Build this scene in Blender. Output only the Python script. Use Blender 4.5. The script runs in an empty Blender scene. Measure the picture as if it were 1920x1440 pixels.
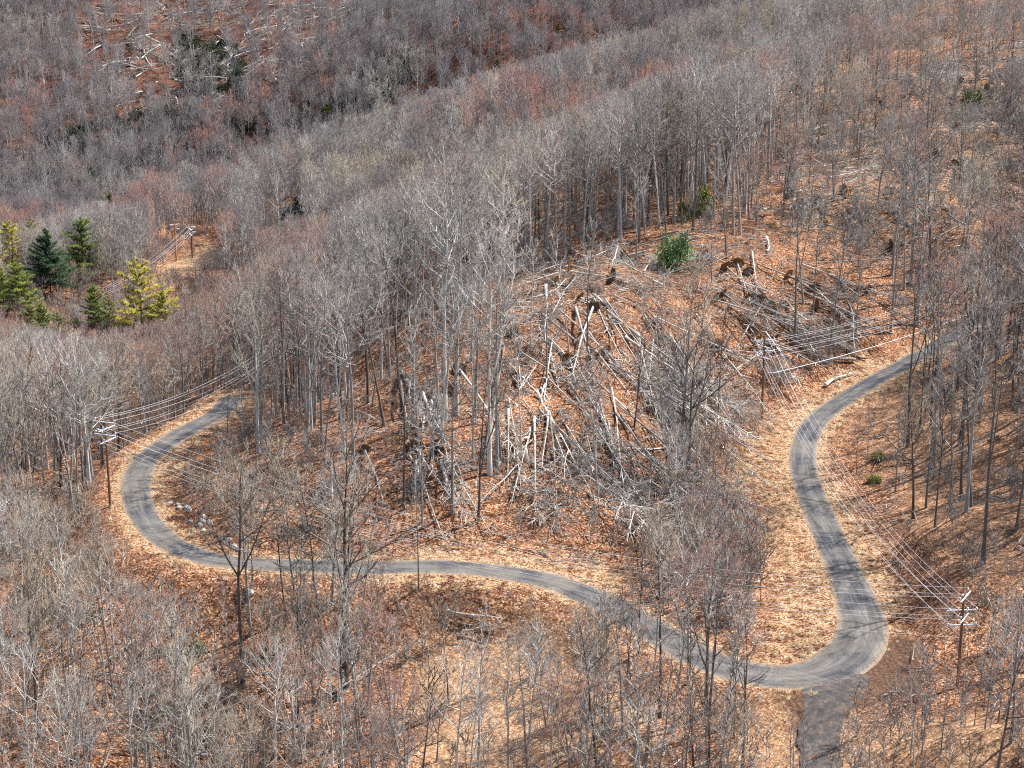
import bpy, math, random
import numpy as np
from mathutils import Vector, Matrix, Euler, Quaternion

# ------------------------------------------------------------------ camera, sky, sun, exposure
SC = bpy.context.scene
COL = SC.collection
F, W, HH = 3733.0, 1920.0, 1440.0
PITCH = math.radians(17.0)
CAMZ = 82.0
cam_d = bpy.data.cameras.new("camera")
cam_d.sensor_width = 36.0
cam_d.lens = F / W * 36.0
cam_d.clip_start = 1.0
cam_d.clip_end = 20000.0
cam = bpy.data.objects.new("camera", cam_d)
COL.objects.link(cam)
cam.location = (0, 0, CAMZ)
cam.rotation_euler = (math.pi / 2 - PITCH, 0, 0)
SC.camera = cam

SUN_EL, SUN_AZ = math.radians(53), math.radians(62)    # azimuth of the sun, clockwise from +Y (to the right and beyond)
world = bpy.data.worlds.new("World")
SC.world = world
world.use_nodes = True
wn = world.node_tree
bg = wn.nodes["Background"]
sky = wn.nodes.new("ShaderNodeTexSky")
sky.sky_type = 'NISHITA'
sky.sun_disc = False
sky.sun_elevation = SUN_EL
sky.sun_rotation = SUN_AZ
sky.air_density = 1.0
sky.dust_density = 1.6
wn.links.new(sky.outputs[0], bg.inputs[0])
bg.inputs[1].default_value = 0.108
sun_d = bpy.data.lights.new("sun", 'SUN')
sun_d.energy = 4.8
sun_d.angle = math.radians(0.8)
sun_d.color = (1.0, 0.97, 0.925)
sun = bpy.data.objects.new("sun", sun_d)
COL.objects.link(sun)
sdir = Vector((math.sin(SUN_AZ) * math.cos(SUN_EL), math.cos(SUN_AZ) * math.cos(SUN_EL), math.sin(SUN_EL)))
sun.rotation_euler = sdir.to_track_quat('Z', 'Y').to_euler()
sun.location = sdir * 300
SC.view_settings.view_transform = 'Standard'
SC.view_settings.look = 'None'
SC.view_settings.exposure = 1.2
SC.view_settings.gamma = 1.0
SC.render.engine = 'CYCLES'
SC.cycles.max_bounces = 4
SC.cycles.diffuse_bounces = 2
SC.cycles.glossy_bounces = 1
SC.cycles.transmission_bounces = 1
SC.cycles.use_denoising = False
SC.cycles.filter_width = 1.1
SC.render.filter_size = 1.1

# ------------------------------------------------------------------ pixel <-> world
cp, sp = math.cos(PITCH), math.sin(PITCH)
def ray(u, v):
    a, b = (np.asarray(u, float) - W / 2) / F, (HH / 2 - np.asarray(v, float)) / F
    d = np.stack([a, cp + b * sp, -sp + b * cp], -1)
    return d / np.linalg.norm(d, axis=-1, keepdims=True)
def project(P):
    P = np.asarray(P, float)
    q = P - np.array([0, 0, CAMZ])
    dep = q[..., 1] * cp - q[..., 2] * sp
    up = q[..., 1] * sp + q[..., 2] * cp
    dep = np.where(dep < 1, 1, dep)
    return W / 2 + F * q[..., 0] / dep, HH / 2 - F * up / dep, dep
def pt_z(u, v, z):
    d = ray(u, v); s = (z - CAMZ) / d[2]; return np.array([0, 0, CAMZ]) + d * s
def pt_d(u, v, dist):
    return np.array([0, 0, CAMZ]) + ray(u, v) * dist

# ------------------------------------------------------------------ the lie of the land
ROAD_PX = [(440,745,-1.5),(410,775,0),(370,797,0),(320,825,0),(275,860,0),(255,900,0),(258,945,0),(280,985,0),(320,1020,0),
 (380,1045,0),(440,1055,0),(520,1060,0),(620,1063,0),(700,1065,0),(800,1062,0),(880,1066,0),(960,1076,0),(1040,1092,0),(1100,1115,0),
 (1160,1145,-.2),(1220,1180,-.3),(1280,1215,-.3),(1340,1245,-.2),(1400,1262,0),(1460,1270,0.1),(1525,1265,0.2),(1585,1238,0.3),(1617,1190,0.3),(1611,1140,0.3),
 (1588,1080,0.2),(1561,1020,0.1),(1535,960,0),(1512,900,0),(1505,850,0),(1520,803,0),(1552,770,0.3),(1604,735,0.8),(1660,703,1.4),(1720,670,2),
 (1780,635,3),(1850,590,4),(1930,535,5),(2050,470,6.5)]
ctrl = []
for (u, v, z) in ROAD_PX[::2]: ctrl.append(pt_z(u, v, z))
for (u, v, z) in [(900,1000,1.5),(700,960,2.5),(1000,900,4),(860,800,7),(700,800,4),(1100,760,8),(1250,800,3),(1330,860,-1),(1280,950,-1.5),(1400,800,-.5),(1428,785,0),
 (1300,650,8),(1450,680,4),(1000,620,10),(1200,600,11),(1000,500,12),(1195,430,14),(1350,480,12),(1550,480,12),(1700,480,10),(1600,600,6),(1000,385,12),(800,430,-4),(650,650,0),
 (450,840,0),(560,760,0),(480,940,1),(600,1000,1.5),(1180,1060,-.5),(1340,1080,-1.5),(1450,1180,0),
 (130,930,-6),(60,1050,-6),(100,1200,-6),(100,1440,-7),(400,1200,-4.5),(400,1440,-8),(900,1200,-4),(900,1440,-7),(1200,1300,-3),(1200,1440,-5),(1550,1440,-1),(1560,1350,-.3),
 (1850,1400,2),(1800,1270,1.5),(1850,1100,3.2),(1850,900,4.4),(1850,740,4.2),(1700,950,1.8),(1660,830,1.5),(1900,640,5),
 (1570,400,14),(1800,420,15),(1800,300,19),(1570,300,16),(1350,300,13)]:
    ctrl.append(pt_z(u, v, z))
for (u, v, d) in [(330,497,600),(420,450,680),(60,600,560),(300,640,520),(200,690,450),(100,780,345),(60,860,300),(640,500,440),(500,600,385),(450,700,315),
 (1653,165,450),(1800,70,520),(1500,150,480),(1650,40,600),(1900,10,640),
 (800,480,560),(1000,400,550),(1200,310,540),(500,570,530),(620,560,520),(1400,215,620),(1550,120,700),
 (530,392,680),(640,332,700),(900,232,700),(1200,142,720),(1400,62,800),(250,425,680),(100,470,670),
 (100,330,1000),(350,282,1000),(600,182,1000),(900,82,980),(-100,330,1010),(100,0,1230),(350,0,1230),(700,0,1150),(1100,0,1050),(1450,0,960),(1900,-60,900),(-150,0,1250)]:
    ctrl.append(pt_d(u, v, d))
ctrl += [np.array(p, float) for p in [(-150,870,-112),(-60,870,-106),(-10,850,-82),(60,860,-66),(-260,860,-116),
 (0,1700,60),(-400,1700,40),(400,1700,90),(0,3200,220),(-900,3200,200),(900,3200,240),(-2500,3200,200),(2500,3200,260),(0,6500,330),(-4000,6500,300),(4000,6500,330),
 (0,100,-12),(-60,60,-14),(60,60,-10),(0,-120,-20),(-200,0,-22),(200,0,-8),(-500,300,-60),(500,300,25),(-600,900,-130),(600,900,30),(-1500,0,-60),(1500,0,20),(0,-600,-20),(250,500,25),(-250,450,-45),(-1500,1500,-40),(1500,1500,80)]]
ctrl = np.array(ctrl)
def _tpsk(r2): return np.where(r2 > 1e-9, 0.5 * r2 * np.log(np.maximum(r2, 1e-9)), 0)
_c = ctrl[:, :2] / 200.0
_n = len(_c)
_K = _tpsk(((_c[:, None] - _c[None]) ** 2).sum(-1)) + np.eye(_n) * 0.004
_P = np.c_[np.ones(_n), _c]
_A = np.block([[_K, _P], [_P.T, np.zeros((3, 3))]])
_w = np.linalg.solve(_A, np.r_[ctrl[:, 2], np.zeros(3)])
def tps(x, y):
    q = np.stack([x, y], -1) / 200.0
    out = np.empty(len(q))
    for i in range(0, len(q), 20000):
        s = q[i:i + 20000]
        out[i:i + 20000] = _tpsk(((s[:, None] - _c[None]) ** 2).sum(-1)) @ _w[:_n] + _w[_n] + s @ _w[_n + 1:]
    return out
_nr = np.random.default_rng(5)
_waves = []
for lam, amp, n in ((60, .9, 7), (24, .45, 9), (9, .16, 12), (4.2, .07, 12)):
    for _ in range(n):
        a = _nr.uniform(0, 2 * math.pi); l = lam * _nr.uniform(.7, 1.4)
        _waves.append((math.cos(a) * 2 * math.pi / l, math.sin(a) * 2 * math.pi / l, _nr.uniform(0, 6.28), amp * 1.4 / math.sqrt(n)))
def bumps(x, y):
    z = np.zeros_like(x)
    for kx, ky, ph, a in _waves: z += a * np.sin(kx * x + ky * y + ph + 1.3 * np.sin(ky * .37 * x - kx * .41 * y))
    return z

# road centre line in the world
rp = np.array([pt_z(*p) for p in ROAD_PX])
def catmull(P, per=10):
    out = []
    Q = np.vstack([2 * P[0] - P[1], P, 2 * P[-1] - P[-2]])
    for i in range(1, len(Q) - 2):
        for t in np.linspace(0, 1, per, endpoint=False):
            a, b, c, d = Q[i - 1], Q[i], Q[i + 1], Q[i + 2]
            out.append(.5 * ((2 * b) + (c - a) * t + (2 * a - 5 * b + 4 * c - d) * t * t + (3 * b - a - 3 * c + d) * t ** 3))
    out.append(P[-1]); return np.array(out)
rc = catmull(rp, 10)
for _ in range(14):                                   # even out the hand-traced kinks
    rc[1:-1] = .5 * rc[1:-1] + .25 * (rc[:-2] + rc[2:])
_seg = np.r_[0, np.cumsum(np.linalg.norm(np.diff(rc[:, :2], axis=0), axis=1))]
_s = np.arange(0, _seg[-1], 0.9)
rc = np.stack([np.interp(_s, _seg, rc[:, k]) for k in range(3)], -1)
for _ in range(25): rc[1:-1, 2] = .5 * rc[1:-1, 2] + .25 * (rc[:-2, 2] + rc[2:, 2])
r_tan = np.gradient(rc[:, :2], axis=0); r_tan /= np.linalg.norm(r_tan, axis=1, keepdims=True)
r_nor = np.stack([-r_tan[:, 1], r_tan[:, 0]], -1)
r_u, r_v, _ = project(rc)
R_HALF = np.interp(r_u, [250, 500, 900, 1100, 1440], [1.85, 1.9, 2.0, 2.1, 2.4])
R_HALF = np.where(r_u > 1450, np.interp(r_v, [650, 850, 1100, 1200, 1260], [1.7, 1.8, 2.15, 2.7, 3.3]), R_HALF)
R_HALF = np.convolve(np.pad(R_HALF, 8, mode='edge'), np.ones(17) / 17, 'valid')
def road_near(x, y):
    """distance to the road's centre line and the index of the nearest sample"""
    d = np.full(len(x), 1e3); k = np.zeros(len(x), int)
    m = (y > 130) & (y < 380) & (np.abs(x) < 130)
    idx = np.nonzero(m)[0]
    for i in range(0, len(idx), 8000):
        j = idx[i:i + 8000]
        dd = (x[j, None] - rc[None, :, 0]) ** 2 + (y[j, None] - rc[None, :, 1]) ** 2
        kk = dd.argmin(1); d[j] = np.sqrt(dd[np.arange(len(j)), kk]); k[j] = kk
    return d, k
def sstep(a, b, x):
    t = np.clip((x - a) / (b - a), 0, 1); return t * t * (3 - 2 * t)

T_IN = np.linspace(-.3, .3, 341)
T_OUT = .3 * np.geomspace(1.03, 14, 26)
T = np.r_[-T_OUT[::-1], T_IN, T_OUT]
Y = np.r_[np.linspace(-140, 140, 24), np.geomspace(150, 1500, 372)[1:], np.geomspace(1560, 9000, 26)]
Y0 = 150.0
TT, YY = np.meshgrid(T, Y)
GX, GY = TT * (YY + Y0), YY
gx, gy = GX.ravel(), GY.ravel()
gz = tps(gx, gy)
rdist, rk = road_near(gx, gy)
gz += bumps(gx, gy) * np.clip(rdist / 14, 0, 1) * (1 + .8 * (gy > 500))
_wt = 1 - sstep(3.4, 9.5, rdist)
gz = gz * (1 - _wt) + (rc[rk, 2]) * _wt
GZ = gz.reshape(TT.shape)
def ground(x, y):
    x = np.asarray(x, float); y = np.asarray(y, float)
    fi = np.interp(y, Y, np.arange(len(Y))); fj = np.interp(x / (y + Y0), T, np.arange(len(T)))
    i = np.clip(fi.astype(int), 0, len(Y) - 2); j = np.clip(fj.astype(int), 0, len(T) - 2)
    a, b = fi - i, fj - j
    return (GZ[i, j] * (1 - a) * (1 - b) + GZ[i + 1, j] * a * (1 - b) + GZ[i, j + 1] * (1 - a) * b + GZ[i + 1, j + 1] * a * b)
_ds = np.r_[np.arange(120, 500, .5), np.arange(500, 1500, 2.0)]
def hit(u, v):
    """the point of the ground seen at a pixel of the photograph"""
    d = ray(u, v)
    P = np.array([0, 0, CAMZ]) + d[None] * _ds[:, None]
    below = P[:, 2] < ground(P[:, 0], P[:, 1])
    k = int(np.argmax(below)) if below.any() else len(P) - 1
    return np.array([P[k, 0], P[k, 1], float(ground(P[k, 0], P[k, 1]))])
def inpoly(u, v, poly):
    u = np.asarray(u); v = np.asarray(v); r = np.zeros(u.shape, bool)
    n = len(poly); j = n - 1
    for i in range(n):
        xi, yi = poly[i]; xj, yj = poly[j]
        c = ((yi > v) != (yj > v)) & (u < (xj - xi) * (v - yi) / (yj - yi + 1e-12) + xi)
        r ^= c; j = i
    return r

# ------------------------------------------------------------------ materials
def new_mat(name, rough=.85, spec=.2):
    m = bpy.data.materials.new(name); m.use_nodes = True
    nt = m.node_tree; b = nt.nodes["Principled BSDF"]
    b.inputs["Roughness"].default_value = rough
    b.inputs["Specular IOR Level"].default_value = spec
    return m, nt, b
def nd(nt, t, **kw):
    n = nt.nodes.new(t)
    for k, v in kw.items():
        if k in n.bl_rna.properties: setattr(n, k, v)
        else: n.inputs[k].default_value = v
    return n
def ramp(nt, src, stops, interp='LINEAR'):
    r = nt.nodes.new("ShaderNodeValToRGB"); r.color_ramp.interpolation = interp
    e = r.color_ramp.elements
    while len(e) > 1: e.remove(e[-1])
    e[0].position = stops[0][0]; e[0].color = (*stops[0][1], 1)
    for p, c in stops[1:]:
        q = e.new(p); q.color = (*c, 1)
    nt.links.new(src, r.inputs[0]); return r
def mixc(nt, fac, a, b, mode='MIX'):
    m = nt.nodes.new("ShaderNodeMix"); m.data_type = 'RGBA'; m.blend_type = mode
    for s, x in ((0, fac), (6, a), (7, b)):
        if hasattr(x, "links"): nt.links.new(x, m.inputs[s])
        elif isinstance(x, (int, float)): m.inputs[s].default_value = x
        else: m.inputs[s].default_value = (*x, 1)
    return m.outputs[2]
def mathn(nt, op, a, b=None, clamp=False):
    m = nt.nodes.new("ShaderNodeMath"); m.operation = op; m.use_clamp = clamp
    for i, x in enumerate((a, b)):
        if x is None: continue
        if hasattr(x, "links"): nt.links.new(x, m.inputs[i])
        else: m.inputs[i].default_value = x
    return m.outputs[0]
def objpos(nt, scale):
    tc = nt.nodes.new("ShaderNodeTexCoord"); mp = nt.nodes.new("ShaderNodeMapping")
    mp.inputs["Scale"].default_value = scale
    nt.links.new(tc.outputs["Object"], mp.inputs[0]); return mp.outputs[0]
def noise(nt, vec, scale, detail=4, rough=.6):
    n = nt.nodes.new("ShaderNodeTexNoise"); n.inputs["Scale"].default_value = scale
    n.inputs["Detail"].default_value = detail; n.inputs["Roughness"].default_value = rough
    if vec is not None: nt.links.new(vec, n.inputs["Vector"])
    return n
def attr(nt, name):
    a = nt.nodes.new("ShaderNodeAttribute"); a.attribute_name = name; return a

# forest floor: leaf litter, dry grass verge, bare soil
def make_ground_mat():
    m, nt, b = new_mat("leaf_litter_ground", .95, .08)
    L = nt.links
    g = nt.nodes.new("ShaderNodeNewGeometry"); pos = g.outputs["Position"]
    vo = nt.nodes.new("ShaderNodeTexVoronoi"); vo.inputs["Scale"].default_value = 6.5
    L.new(pos, vo.inputs["Vector"])
    sep = nt.nodes.new("ShaderNodeSeparateColor"); L.new(vo.outputs["Color"], sep.inputs[0])
    leaf = ramp(nt, sep.outputs[0], [(0, (.04,.022,.016)), (.25, (.095,.046,.029)), (.48, (.205,.088,.043)), (.70, (.30,.145,.073)), (.88, (.37,.235,.145)), (1, (.48,.37,.275))])  # leaf tones; the near-black cells paint in the shade between leaves
    big = noise(nt, pos, .10, 3, .65)
    med = noise(nt, pos, .7, 3, .6)
    tone = ramp(nt, big.outputs[0], [(.3, (.5,.46,.46)), (.45, (.85,.8,.78)), (.56, (1.05,.98,.92)), (.7, (1.25,1.18,1.1))])
    c = mixc(nt, 1.0, leaf.outputs[0], tone.outputs[0], 'MULTIPLY')
    tone2 = ramp(nt, med.outputs[0], [(.3, (.55,.52,.52)), (.5, (1,1,1)), (.72, (1.15,1.1,1.05))])
    c = mixc(nt, .8, c, tone2.outputs[0], 'MULTIPLY')
    # pale oak-leaf areas
    pale = mathn(nt, 'MULTIPLY', attr(nt, "pale").outputs["Fac"], mathn(nt, 'MULTIPLY', med.outputs[0], 1.5), True)
    lp = ramp(nt, sep.outputs[1], [(0, (.16,.085,.045)), (.4, (.38,.22,.11)), (1, (.62,.45,.29))])
    c = mixc(nt, pale, c, lp.outputs[0])
    # dry grass
    fine = noise(nt, pos, 3.5, 3, .7)
    gr = ramp(nt, fine.outputs[0], [(.28, (.14,.085,.045)), (.45, (.31,.20,.105)), (.6, (.45,.33,.20)), (.78, (.60,.50,.36))])
    gmix = mixc(nt, mathn(nt, 'GREATER_THAN', sep.outputs[2], .5), gr.outputs[0], leaf.outputs[0])
    vm = mathn(nt, 'ADD', attr(nt, "verge").outputs["Fac"], mathn(nt, 'MULTIPLY', mathn(nt, 'SUBTRACT', med.outputs[0], .5), 2.4))
    vm = ramp(nt, vm, [(.38, (0,0,0)), (.62, (1,1,1))]).outputs[0]
    c = mixc(nt, vm, c, gmix)
    # soil
    so = ramp(nt, fine.outputs[0], [(.3, (.035,.026,.022)), (.5, (.085,.05,.034)), (.65, (.17,.085,.045)), (.8, (.30,.16,.08))])
    sm = mathn(nt, 'ADD', attr(nt, "soil").outputs["Fac"], mathn(nt, 'MULTIPLY', mathn(nt, 'SUBTRACT', med.outputs[0], .5), 1.4))
    sm = ramp(nt, sm, [(.4, (0,0,0)), (.65, (1,1,1))]).outputs[0]
    c = mixc(nt, sm, c, so.outputs[0])
    # distance dimming painted into the far slope's litter colour, darker and purplish
    c = mixc(nt, attr(nt, 'far_dim').outputs['Fac'], c, mixc(nt, 1.0, c, (.60,.50,.56), 'MULTIPLY'))
    # moss
    ms = ramp(nt, noise(nt, pos, .23, 3, .7).outputs[0], [(.64, (0,0,0)), (.74, (1,1,1))]).outputs[0]
    c = mixc(nt, mathn(nt, 'MULTIPLY', ms, .35), c, (.10,.085,.03))
    L.new(c, b.inputs["Base Color"])
    bp = nt.nodes.new("ShaderNodeBump"); bp.inputs["Strength"].default_value = .9; bp.inputs["Distance"].default_value = .25
    hgt = mathn(nt, 'ADD', mathn(nt, 'MULTIPLY', sep.outputs[0], .5), mathn(nt, 'MULTIPLY', med.outputs[0], 2.0))
    L.new(hgt, bp.inputs["Height"]); L.new(bp.outputs[0], b.inputs["Normal"])
    return m
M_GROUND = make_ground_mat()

def make_road_mat():
    m, nt, b = new_mat("gravel_road", .9, .15)
    L = nt.links
    ac, al = attr(nt, "across").outputs["Fac"], attr(nt, "along").outputs["Fac"]
    g = nt.nodes.new("ShaderNodeNewGeometry"); pos = g.outputs["Position"]
    cmb = nt.nodes.new("ShaderNodeCombineXYZ")
    L.new(mathn(nt, 'MULTIPLY', ac, 2.2), cmb.inputs[0]); L.new(mathn(nt, 'MULTIPLY', al, .045), cmb.inputs[1])
    st = noise(nt, cmb.outputs[0], 2.6, 5, .65)
    st2 = noise(nt, pos, .35, 5, .6)
    fine = noise(nt, pos, 7.0, 4, .75)
    base = ramp(nt, mathn(nt, 'ADD', mathn(nt, 'MULTIPLY', st.outputs[0], .65), mathn(nt, 'MULTIPLY', st2.outputs[0], .35)),
                [(.32, (.033,.034,.039)), (.45, (.064,.065,.071)), (.56, (.104,.103,.103)), (.7, (.175,.158,.136))])
    grit = ramp(nt, fine.outputs[0], [(.25, (.5,.5,.52)), (.5, (1,1,1)), (.75, (1.6,1.5,1.4))])
    c = mixc(nt, 1.0, base.outputs[0], grit.outputs[0], 'MULTIPLY')
    wt = mathn(nt, 'ABSOLUTE', mathn(nt, 'SUBTRACT', mathn(nt, 'ABSOLUTE', ac), .45))
    wtr = ramp(nt, mathn(nt, 'ADD', wt, mathn(nt, 'MULTIPLY', mathn(nt, 'SUBTRACT', st2.outputs[0], .5), .9)), [(.05, (.68,.68,.70)), (.3, (1.05,1.04,1.02))])
    c = mixc(nt, .9, c, wtr.outputs[0], 'MULTIPLY')
    pat = ramp(nt, noise(nt, pos, .16, 3, .6).outputs[0], [(.42, (0,0,0)), (.62, (1,1,1))]).outputs[0]
    c = mixc(nt, mathn(nt, 'MULTIPLY', pat, .38), c, (.20,.175,.135))
    # blown leaves and dust, thicker at the edges and on the crown between the wheel tracks
    ed = mathn(nt, 'POWER', mathn(nt, 'ABSOLUTE', ac), 5.0)
    lv = noise(nt, pos, 2.6, 4, .8)
    k = mathn(nt, 'ADD', lv.outputs[0], mathn(nt, 'MULTIPLY', ed, .34))
    lm = ramp(nt, k, [(.6, (0,0,0)), (.7, (1,1,1))]).outputs[0]
    c = mixc(nt, mathn(nt, 'MULTIPLY', lm, .6), c, (.30,.20,.12))
    L.new(c, b.inputs["Base Color"])
    bp = nt.nodes.new("ShaderNodeBump"); bp.inputs["Strength"].default_value = .6; bp.inputs["Distance"].default_value = .06
    L.new(mathn(nt, 'ADD', fine.outputs[0], st.outputs[0]), bp.inputs["Height"]); L.new(bp.outputs[0], b.inputs["Normal"])
    return m
M_ROAD = make_road_mat()
M_TRACK, _nt, _b = new_mat("dirt_track", .95, .1)
_g = _nt.nodes.new("ShaderNodeNewGeometry"); _r = ramp(_nt, noise(_nt, _g.outputs['Position'], 1.1, 6, .8).outputs[0], [(.3, (.028,.026,.026)), (.46, (.058,.052,.05)), (.56, (.095,.082,.075)), (.63, (.18,.10,.055)), (.76, (.30,.18,.105))]); _nt.links.new(_r.outputs[0], _b.inputs["Base Color"])

def bark_mat(name, dark, mid, light, lichen=.35):
    m, nt, b = new_mat(name, .9, .15)
    v = objpos(nt, (6, 6, .8)); v2 = objpos(nt, (1.4, 1.4, .5))
    n1 = noise(nt, v, 1.0, 3, .7); n2 = noise(nt, v2, 1.0, 2, .6)
    r = ramp(nt, n1.outputs[0], [(.25, dark), (.5, mid), (.75, light)])
    lich = ramp(nt, n2.outputs[0], [(.5, (0,0,0)), (.66, (1,1,1))]).outputs[0]
    c = mixc(nt, mathn(nt, 'MULTIPLY', lich, lichen), r.outputs[0], tuple(min(1, x * 1.45) for x in light))
    oi = nt.nodes.new("ShaderNodeObjectInfo")
    t = ramp(nt, oi.outputs["Random"], [(0, (.6,.57,.54)), (.5, (1,1,1)), (1, (1.3,1.27,1.22))])
    c = mixc(nt, 1.0, c, t.outputs[0], 'MULTIPLY')
    nt.links.new(c, b.inputs["Base Color"])
    bp = nt.nodes.new("ShaderNodeBump"); bp.inputs["Strength"].default_value = .7; bp.inputs["Distance"].default_value = .05
    nt.links.new(n1.outputs[0], bp.inputs["Height"]); nt.links.new(bp.outputs[0], b.inputs["Normal"])
    return m
def twig_mat(name, cols, jitter=(.78, 1.22)):
    m, nt, b = new_mat(name, .85, .15)
    oi = nt.nodes.new("ShaderNodeObjectInfo")
    r = ramp(nt, oi.outputs["Random"], [(i / (len(cols) - 1), c) for i, c in enumerate(cols)])
    n = noise(nt, objpos(nt, (1, 1, 1)), .8, 1, .6)
    t = ramp(nt, n.outputs[0], [(.3, (jitter[0],) * 3), (.7, (jitter[1],) * 3)])
    nt.links.new(mixc(nt, 1.0, r.outputs[0], t.outputs[0], 'MULTIPLY'), b.inputs["Base Color"])
    return m
BARK = {"pale": bark_mat("bark_pale", (.25,.235,.215), (.40,.38,.35), (.55,.53,.49), .5),
        "grey": bark_mat("bark_grey", (.13,.118,.108), (.24,.222,.20), (.36,.335,.305), .4),
        "dark": bark_mat("bark_dark", (.045,.039,.035), (.10,.088,.078), (.18,.16,.142), .25)}
TWIG = {"grey": twig_mat("twig_grey", [(.105,.095,.088), (.215,.198,.18), (.145,.130,.122), (.32,.30,.27), (.17,.152,.142)]),
        "red": twig_mat("twig_red", [(.17,.092,.08), (.29,.14,.11), (.20,.108,.10), (.35,.165,.10), (.20,.115,.112)]),
        "tan": twig_mat("twig_tan", [(.22,.18,.132), (.31,.265,.195), (.22,.16,.11), (.36,.32,.245)]),
        "mauve": twig_mat("twig_mauve", [(.08,.071,.076), (.155,.138,.142), (.108,.094,.101), (.23,.208,.204)])}
M_DRYLEAF = twig_mat("dry_leaves", [(.30,.16,.085), (.38,.23,.13), (.33,.15,.07), (.42,.29,.18)], (.6, 1.35))
M_ORANGE = twig_mat("orange_leaves", [(.55,.17,.04), (.58,.22,.06)], (.6, 1.35))
LOGM = {"pale": bark_mat("log_pale", (.31,.285,.255), (.47,.44,.40), (.61,.58,.54), .3),
        "grey": bark_mat("log_grey", (.17,.156,.14), (.30,.278,.25), (.43,.405,.37), .35),
        "dark": bark_mat("log_dark", (.06,.05,.043), (.13,.11,.095), (.22,.195,.17), .2)}
M_BRUSH = twig_mat("dead_branch", [(.22,.20,.18), (.33,.305,.275), (.26,.23,.205), (.42,.39,.355)])
M_ROOTSOIL = bark_mat("root_soil", (.05,.028,.016), (.20,.095,.035), (.36,.18,.065), .2)
M_STUB = bark_mat("dark_root_soil", (.04,.028,.02), (.10,.066,.042), (.19,.125,.078), .1)
def needle_mat(name, cols): return twig_mat(name, cols, (.55, 1.5))
NEEDLE = {"yellow": needle_mat("needles_yellow_green", [(.34,.30,.045), (.40,.345,.055), (.28,.27,.05)]),
          "green": needle_mat("needles_green", [(.14,.185,.04), (.19,.225,.045), (.155,.20,.05)]),
          "dark": needle_mat("needles_dark_green", [(.032,.07,.032), (.042,.085,.038)]),
          "olive": needle_mat("leaves_olive", [(.13,.14,.035), (.17,.17,.045)]),
          "mint": needle_mat("leaves_pale_green", [(.16,.26,.10), (.19,.29,.12)]),
          "moss": needle_mat("leaves_dark_olive", [(.045,.055,.03), (.06,.07,.035)])}

# ------------------------------------------------------------------ mesh building
class MB:
    """collects vertices and polygons; build() links them as ONE mesh"""
    def __init__(s): s.v = []; s.f = []; s.m = []; s.n = 0; s.sm = []
    def add(s, verts, faces, mat=0, smooth=True):
        verts = np.asarray(verts, np.float32).reshape(-1, 3); faces = np.asarray(faces, np.int64)
        s.v.append(verts); s.f.append(faces + s.n); s.m.append(np.full(len(faces), mat)); s.sm.append(np.full(len(faces), smooth)); s.n += len(verts)
    def mesh(s, name, mats):
        me = bpy.data.meshes.new(name)
        V = np.concatenate(s.v)
        me.vertices.add(len(V)); me.vertices.foreach_set("co", V.ravel())
        tot = np.concatenate([np.full(len(f), f.shape[1]) for f in s.f])
        li = np.concatenate([f.ravel() for f in s.f])
        me.loops.add(len(li)); me.loops.foreach_set("vertex_index", li.astype(np.int32))
        me.polygons.add(len(tot))
        me.polygons.foreach_set("loop_start", (np.cumsum(tot) - tot).astype(np.int32))
        me.polygons.foreach_set("loop_total", tot.astype(np.int32))
        me.polygons.foreach_set("material_index", np.concatenate(s.m).astype(np.int32))
        me.polygons.foreach_set("use_smooth", np.concatenate(s.sm))
        for m in mats: me.materials.append(m)
        me.update(calc_edges=True)
        return me
def frames(D):
    D = D / np.maximum(np.linalg.norm(D, axis=-1, keepdims=True), 1e-9)
    ref = np.where(np.abs(D[..., 2:3]) < .9, np.array([0, 0, 1.0]), np.array([1.0, 0, 0]))
    A = np.cross(D, ref); A /= np.linalg.norm(A, axis=-1, keepdims=True)
    return A, np.cross(D, A)
def add_segs(mb, P0, P1, R0, R1, k, mat):
    """many separate tapered sticks, k sides each; sticks that end in a point when R1 is None"""
    n = len(P0)
    if n == 0: return
    A, B = frames(P1 - P0)
    an = np.arange(k) * 2 * math.pi / k
    ring = np.cos(an)[None, :, None] * A[:, None] + np.sin(an)[None, :, None] * B[:, None]
    V0 = P0[:, None] + ring * np.asarray(R0)[:, None, None]
    if R1 is None:
        V = np.concatenate([V0, P1[:, None]], 1)
        base = np.arange(n)[:, None, None] * (k + 1)
        f = np.stack([np.arange(k), (np.arange(k) + 1) % k, np.full(k, k)], -1)[None]
        mb.add(V.reshape(-1, 3), (base + f).reshape(-1, 3), mat)
    else:
        V1 = P1[:, None] + ring * np.asarray(R1)[:, None, None]
        V = np.concatenate([V0, V1], 1)
        base = np.arange(n)[:, None, None] * (2 * k)
        q = np.arange(k); f = np.stack([q, (q + 1) % k, (q + 1) % k + k, q + k], -1)[None]
        mb.add(V.reshape(-1, 3), (base + f).reshape(-1, 4), mat)
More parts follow.
